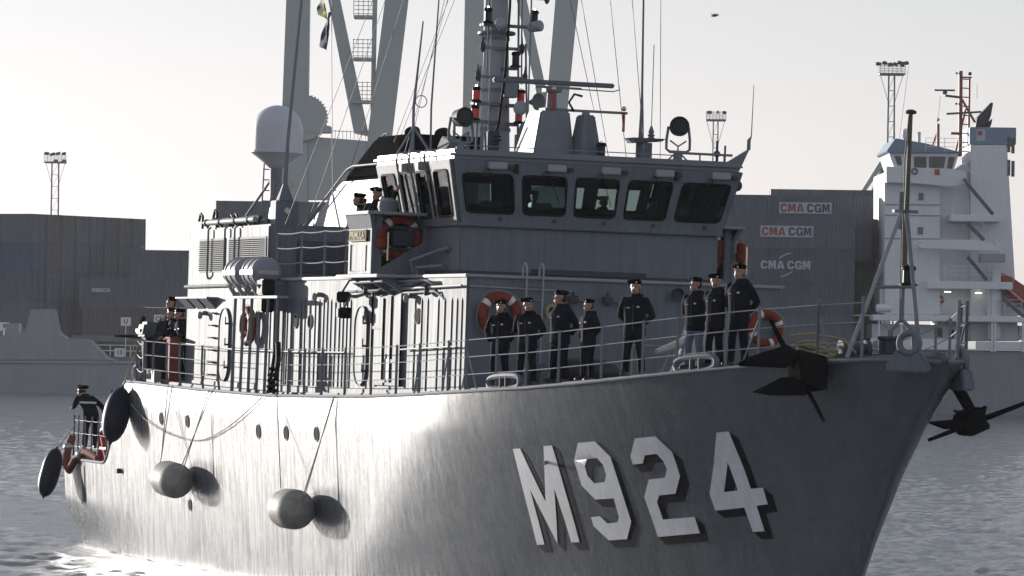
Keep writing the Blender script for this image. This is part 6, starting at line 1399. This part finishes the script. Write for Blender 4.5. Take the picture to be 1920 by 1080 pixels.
for i in range(10):
    x = K((-20.20,520.00,28.10))[0] + i * .42; MB().tube([(x, -1, K((-20.19,520.00,27.40))[1]), (x, -1, K((-20.21,520.00,28.46))[1])], .04, 4).build('post', CR, c1, ship=False)
MB().tube([(K((-20.44,520.00,28.34))[0], -1, K((-20.44,520.00,28.34))[1]), (K((-17.72,520.00,28.37))[0], -1, K((-17.72,520.00,28.26))[1])], .05, 4).build('rail', CR, c1, ship=False)
tm = text_mesh('13', 1.0, mat('faded_yellow', (.42, .36, .14), .7), .02)
for v in tm.vertices: a_, b_, c_ = v.co; v.co = (K((-24.68,520.00,22.31))[0] + a_, -1.52 - c_, K((-24.68,520.00,22.31))[1] + b_)
link('lettering', tm, c1)
c2 = empty('gantry_crane', Matrix.Translation(((1.28,540.00,7.75)[0], 540, 3.4))); tag(c2, 'grey harbour gantry crane rising behind the warship mast', 'crane', 'harbour gantry cranes')
kx = (1.28,540.00,7.75)[0]
cr([(K((-5.72,540.00,7.66))[0], 0), (K((-3.51,540.00,7.69))[0], 0), K((-3.69,540.00,26.10)), K((-3.67,540.00,48.22)), K((-5.82,540.00,48.19)), K((-5.96,540.00,26.07))], -1.5, 1.5, c2, 'leg')
cr([(K((3.73,540.00,7.78))[0], 0), (K((6.31,540.00,7.82))[0], 0), K((6.12,540.00,32.06)), K((7.50,540.00,48.36)), K((4.80,540.00,48.33)), K((3.66,540.00,32.03))], -1.5, 1.5, c2, 'leg')
cr([K((3.06,540.00,31.41)), K((4.28,540.00,31.43)), K((0.83,540.00,46.43)), K((-0.33,540.00,46.42))], -.8, .8, c2, 'brace')
cr([K((-5.88,540.00,19.93)), K((6.15,540.00,20.09)), K((6.11,540.00,23.16)), K((-5.92,540.00,23.00))], -1.2, 1.2, c2, 'portal_girder')
c3 = empty('gantry_crane', Matrix.Translation(((47.96,620.00,8.58)[0], 620, 3.4))); tag(c3, 'distant slanting crane legs beside the white wheelhouse', 'crane', 'harbour gantry cranes')
kx = (47.96,620.00,8.58)[0]
cr([K((45.64,620.00,25.12)), K((46.21,620.00,25.12)), K((49.39,620.00,29.75)), K((48.54,620.00,29.88))], -.8, .8, c3, 'brace')
cr([K((47.05,620.00,25.13)), K((47.76,620.00,25.14)), K((49.41,620.00,28.48)), K((49.11,620.00,29.74))], -.8, .8, c3, 'brace')
cr([(K((48.80,620.00,8.60))[0], 0), (K((49.93,620.00,8.61))[0], 0), K((50.23,620.00,30.04)), K((48.54,620.00,29.88))], -.8, .8, c3, 'leg')
# ---- a gull
p = Vector((6.76,160.00,17.11)); g = empty('gull', Matrix.Translation(p) @ Matrix.Scale(.6, 4)); tag(g, 'small gull flying high above the searchlight', 'bird')
MB().lathe((-.18, 0, 0), (1, 0, 0), [(0, 0), (.05, .03), (.16, .055), (.28, .045), (.36, .015), (.38, 0)], 10).build('body', mat('gull_grey', (.5, .5, .5), .7), g, ship=False)
for s, tip in ((1, (.28, -.5, -.02)), (-1, (-.12, .52, .12))):
    MB().prism([(.08, 0, .02), (-.1, 0, .02), (tip[0] * .6 - .1, tip[1] * .55, .12), (tip[0], tip[1], tip[2]), (tip[0] * .6 + .08, tip[1] * .55, .13)], (0, 0, .015)).build('wing', mat('gull_grey', (.5, .5, .5)), g, ship=False)

# ---- winter haze over the basin
hz = MB().box((-260, -30, -2), (260, 640, 60)).build('haze', mat('haze_surface', (1, 1, 1), var=0), None, ship=False, smooth=False)
hm = bpy.data.materials.new('haze_air'); hm.use_nodes = True; ht = hm.node_tree; ht.nodes.remove(ht.nodes['Principled BSDF'])
pv = ht.nodes.new('ShaderNodeVolumePrincipled'); pv.inputs['Color'].default_value = (.92, .95, 1, 1); pv.inputs['Density'].default_value = .00006; pv.inputs['Anisotropy'].default_value = .3
ht.links.new(pv.outputs[0], ht.nodes['Material Output'].inputs['Volume']); hz.data.materials.clear(); hz.data.materials.append(hm)
tag(hz, 'thin pale winter haze over the harbour basin', None, kind='stuff')

for o in list(COL.objects):
    if '_b' in o.keys(): del o['_b']
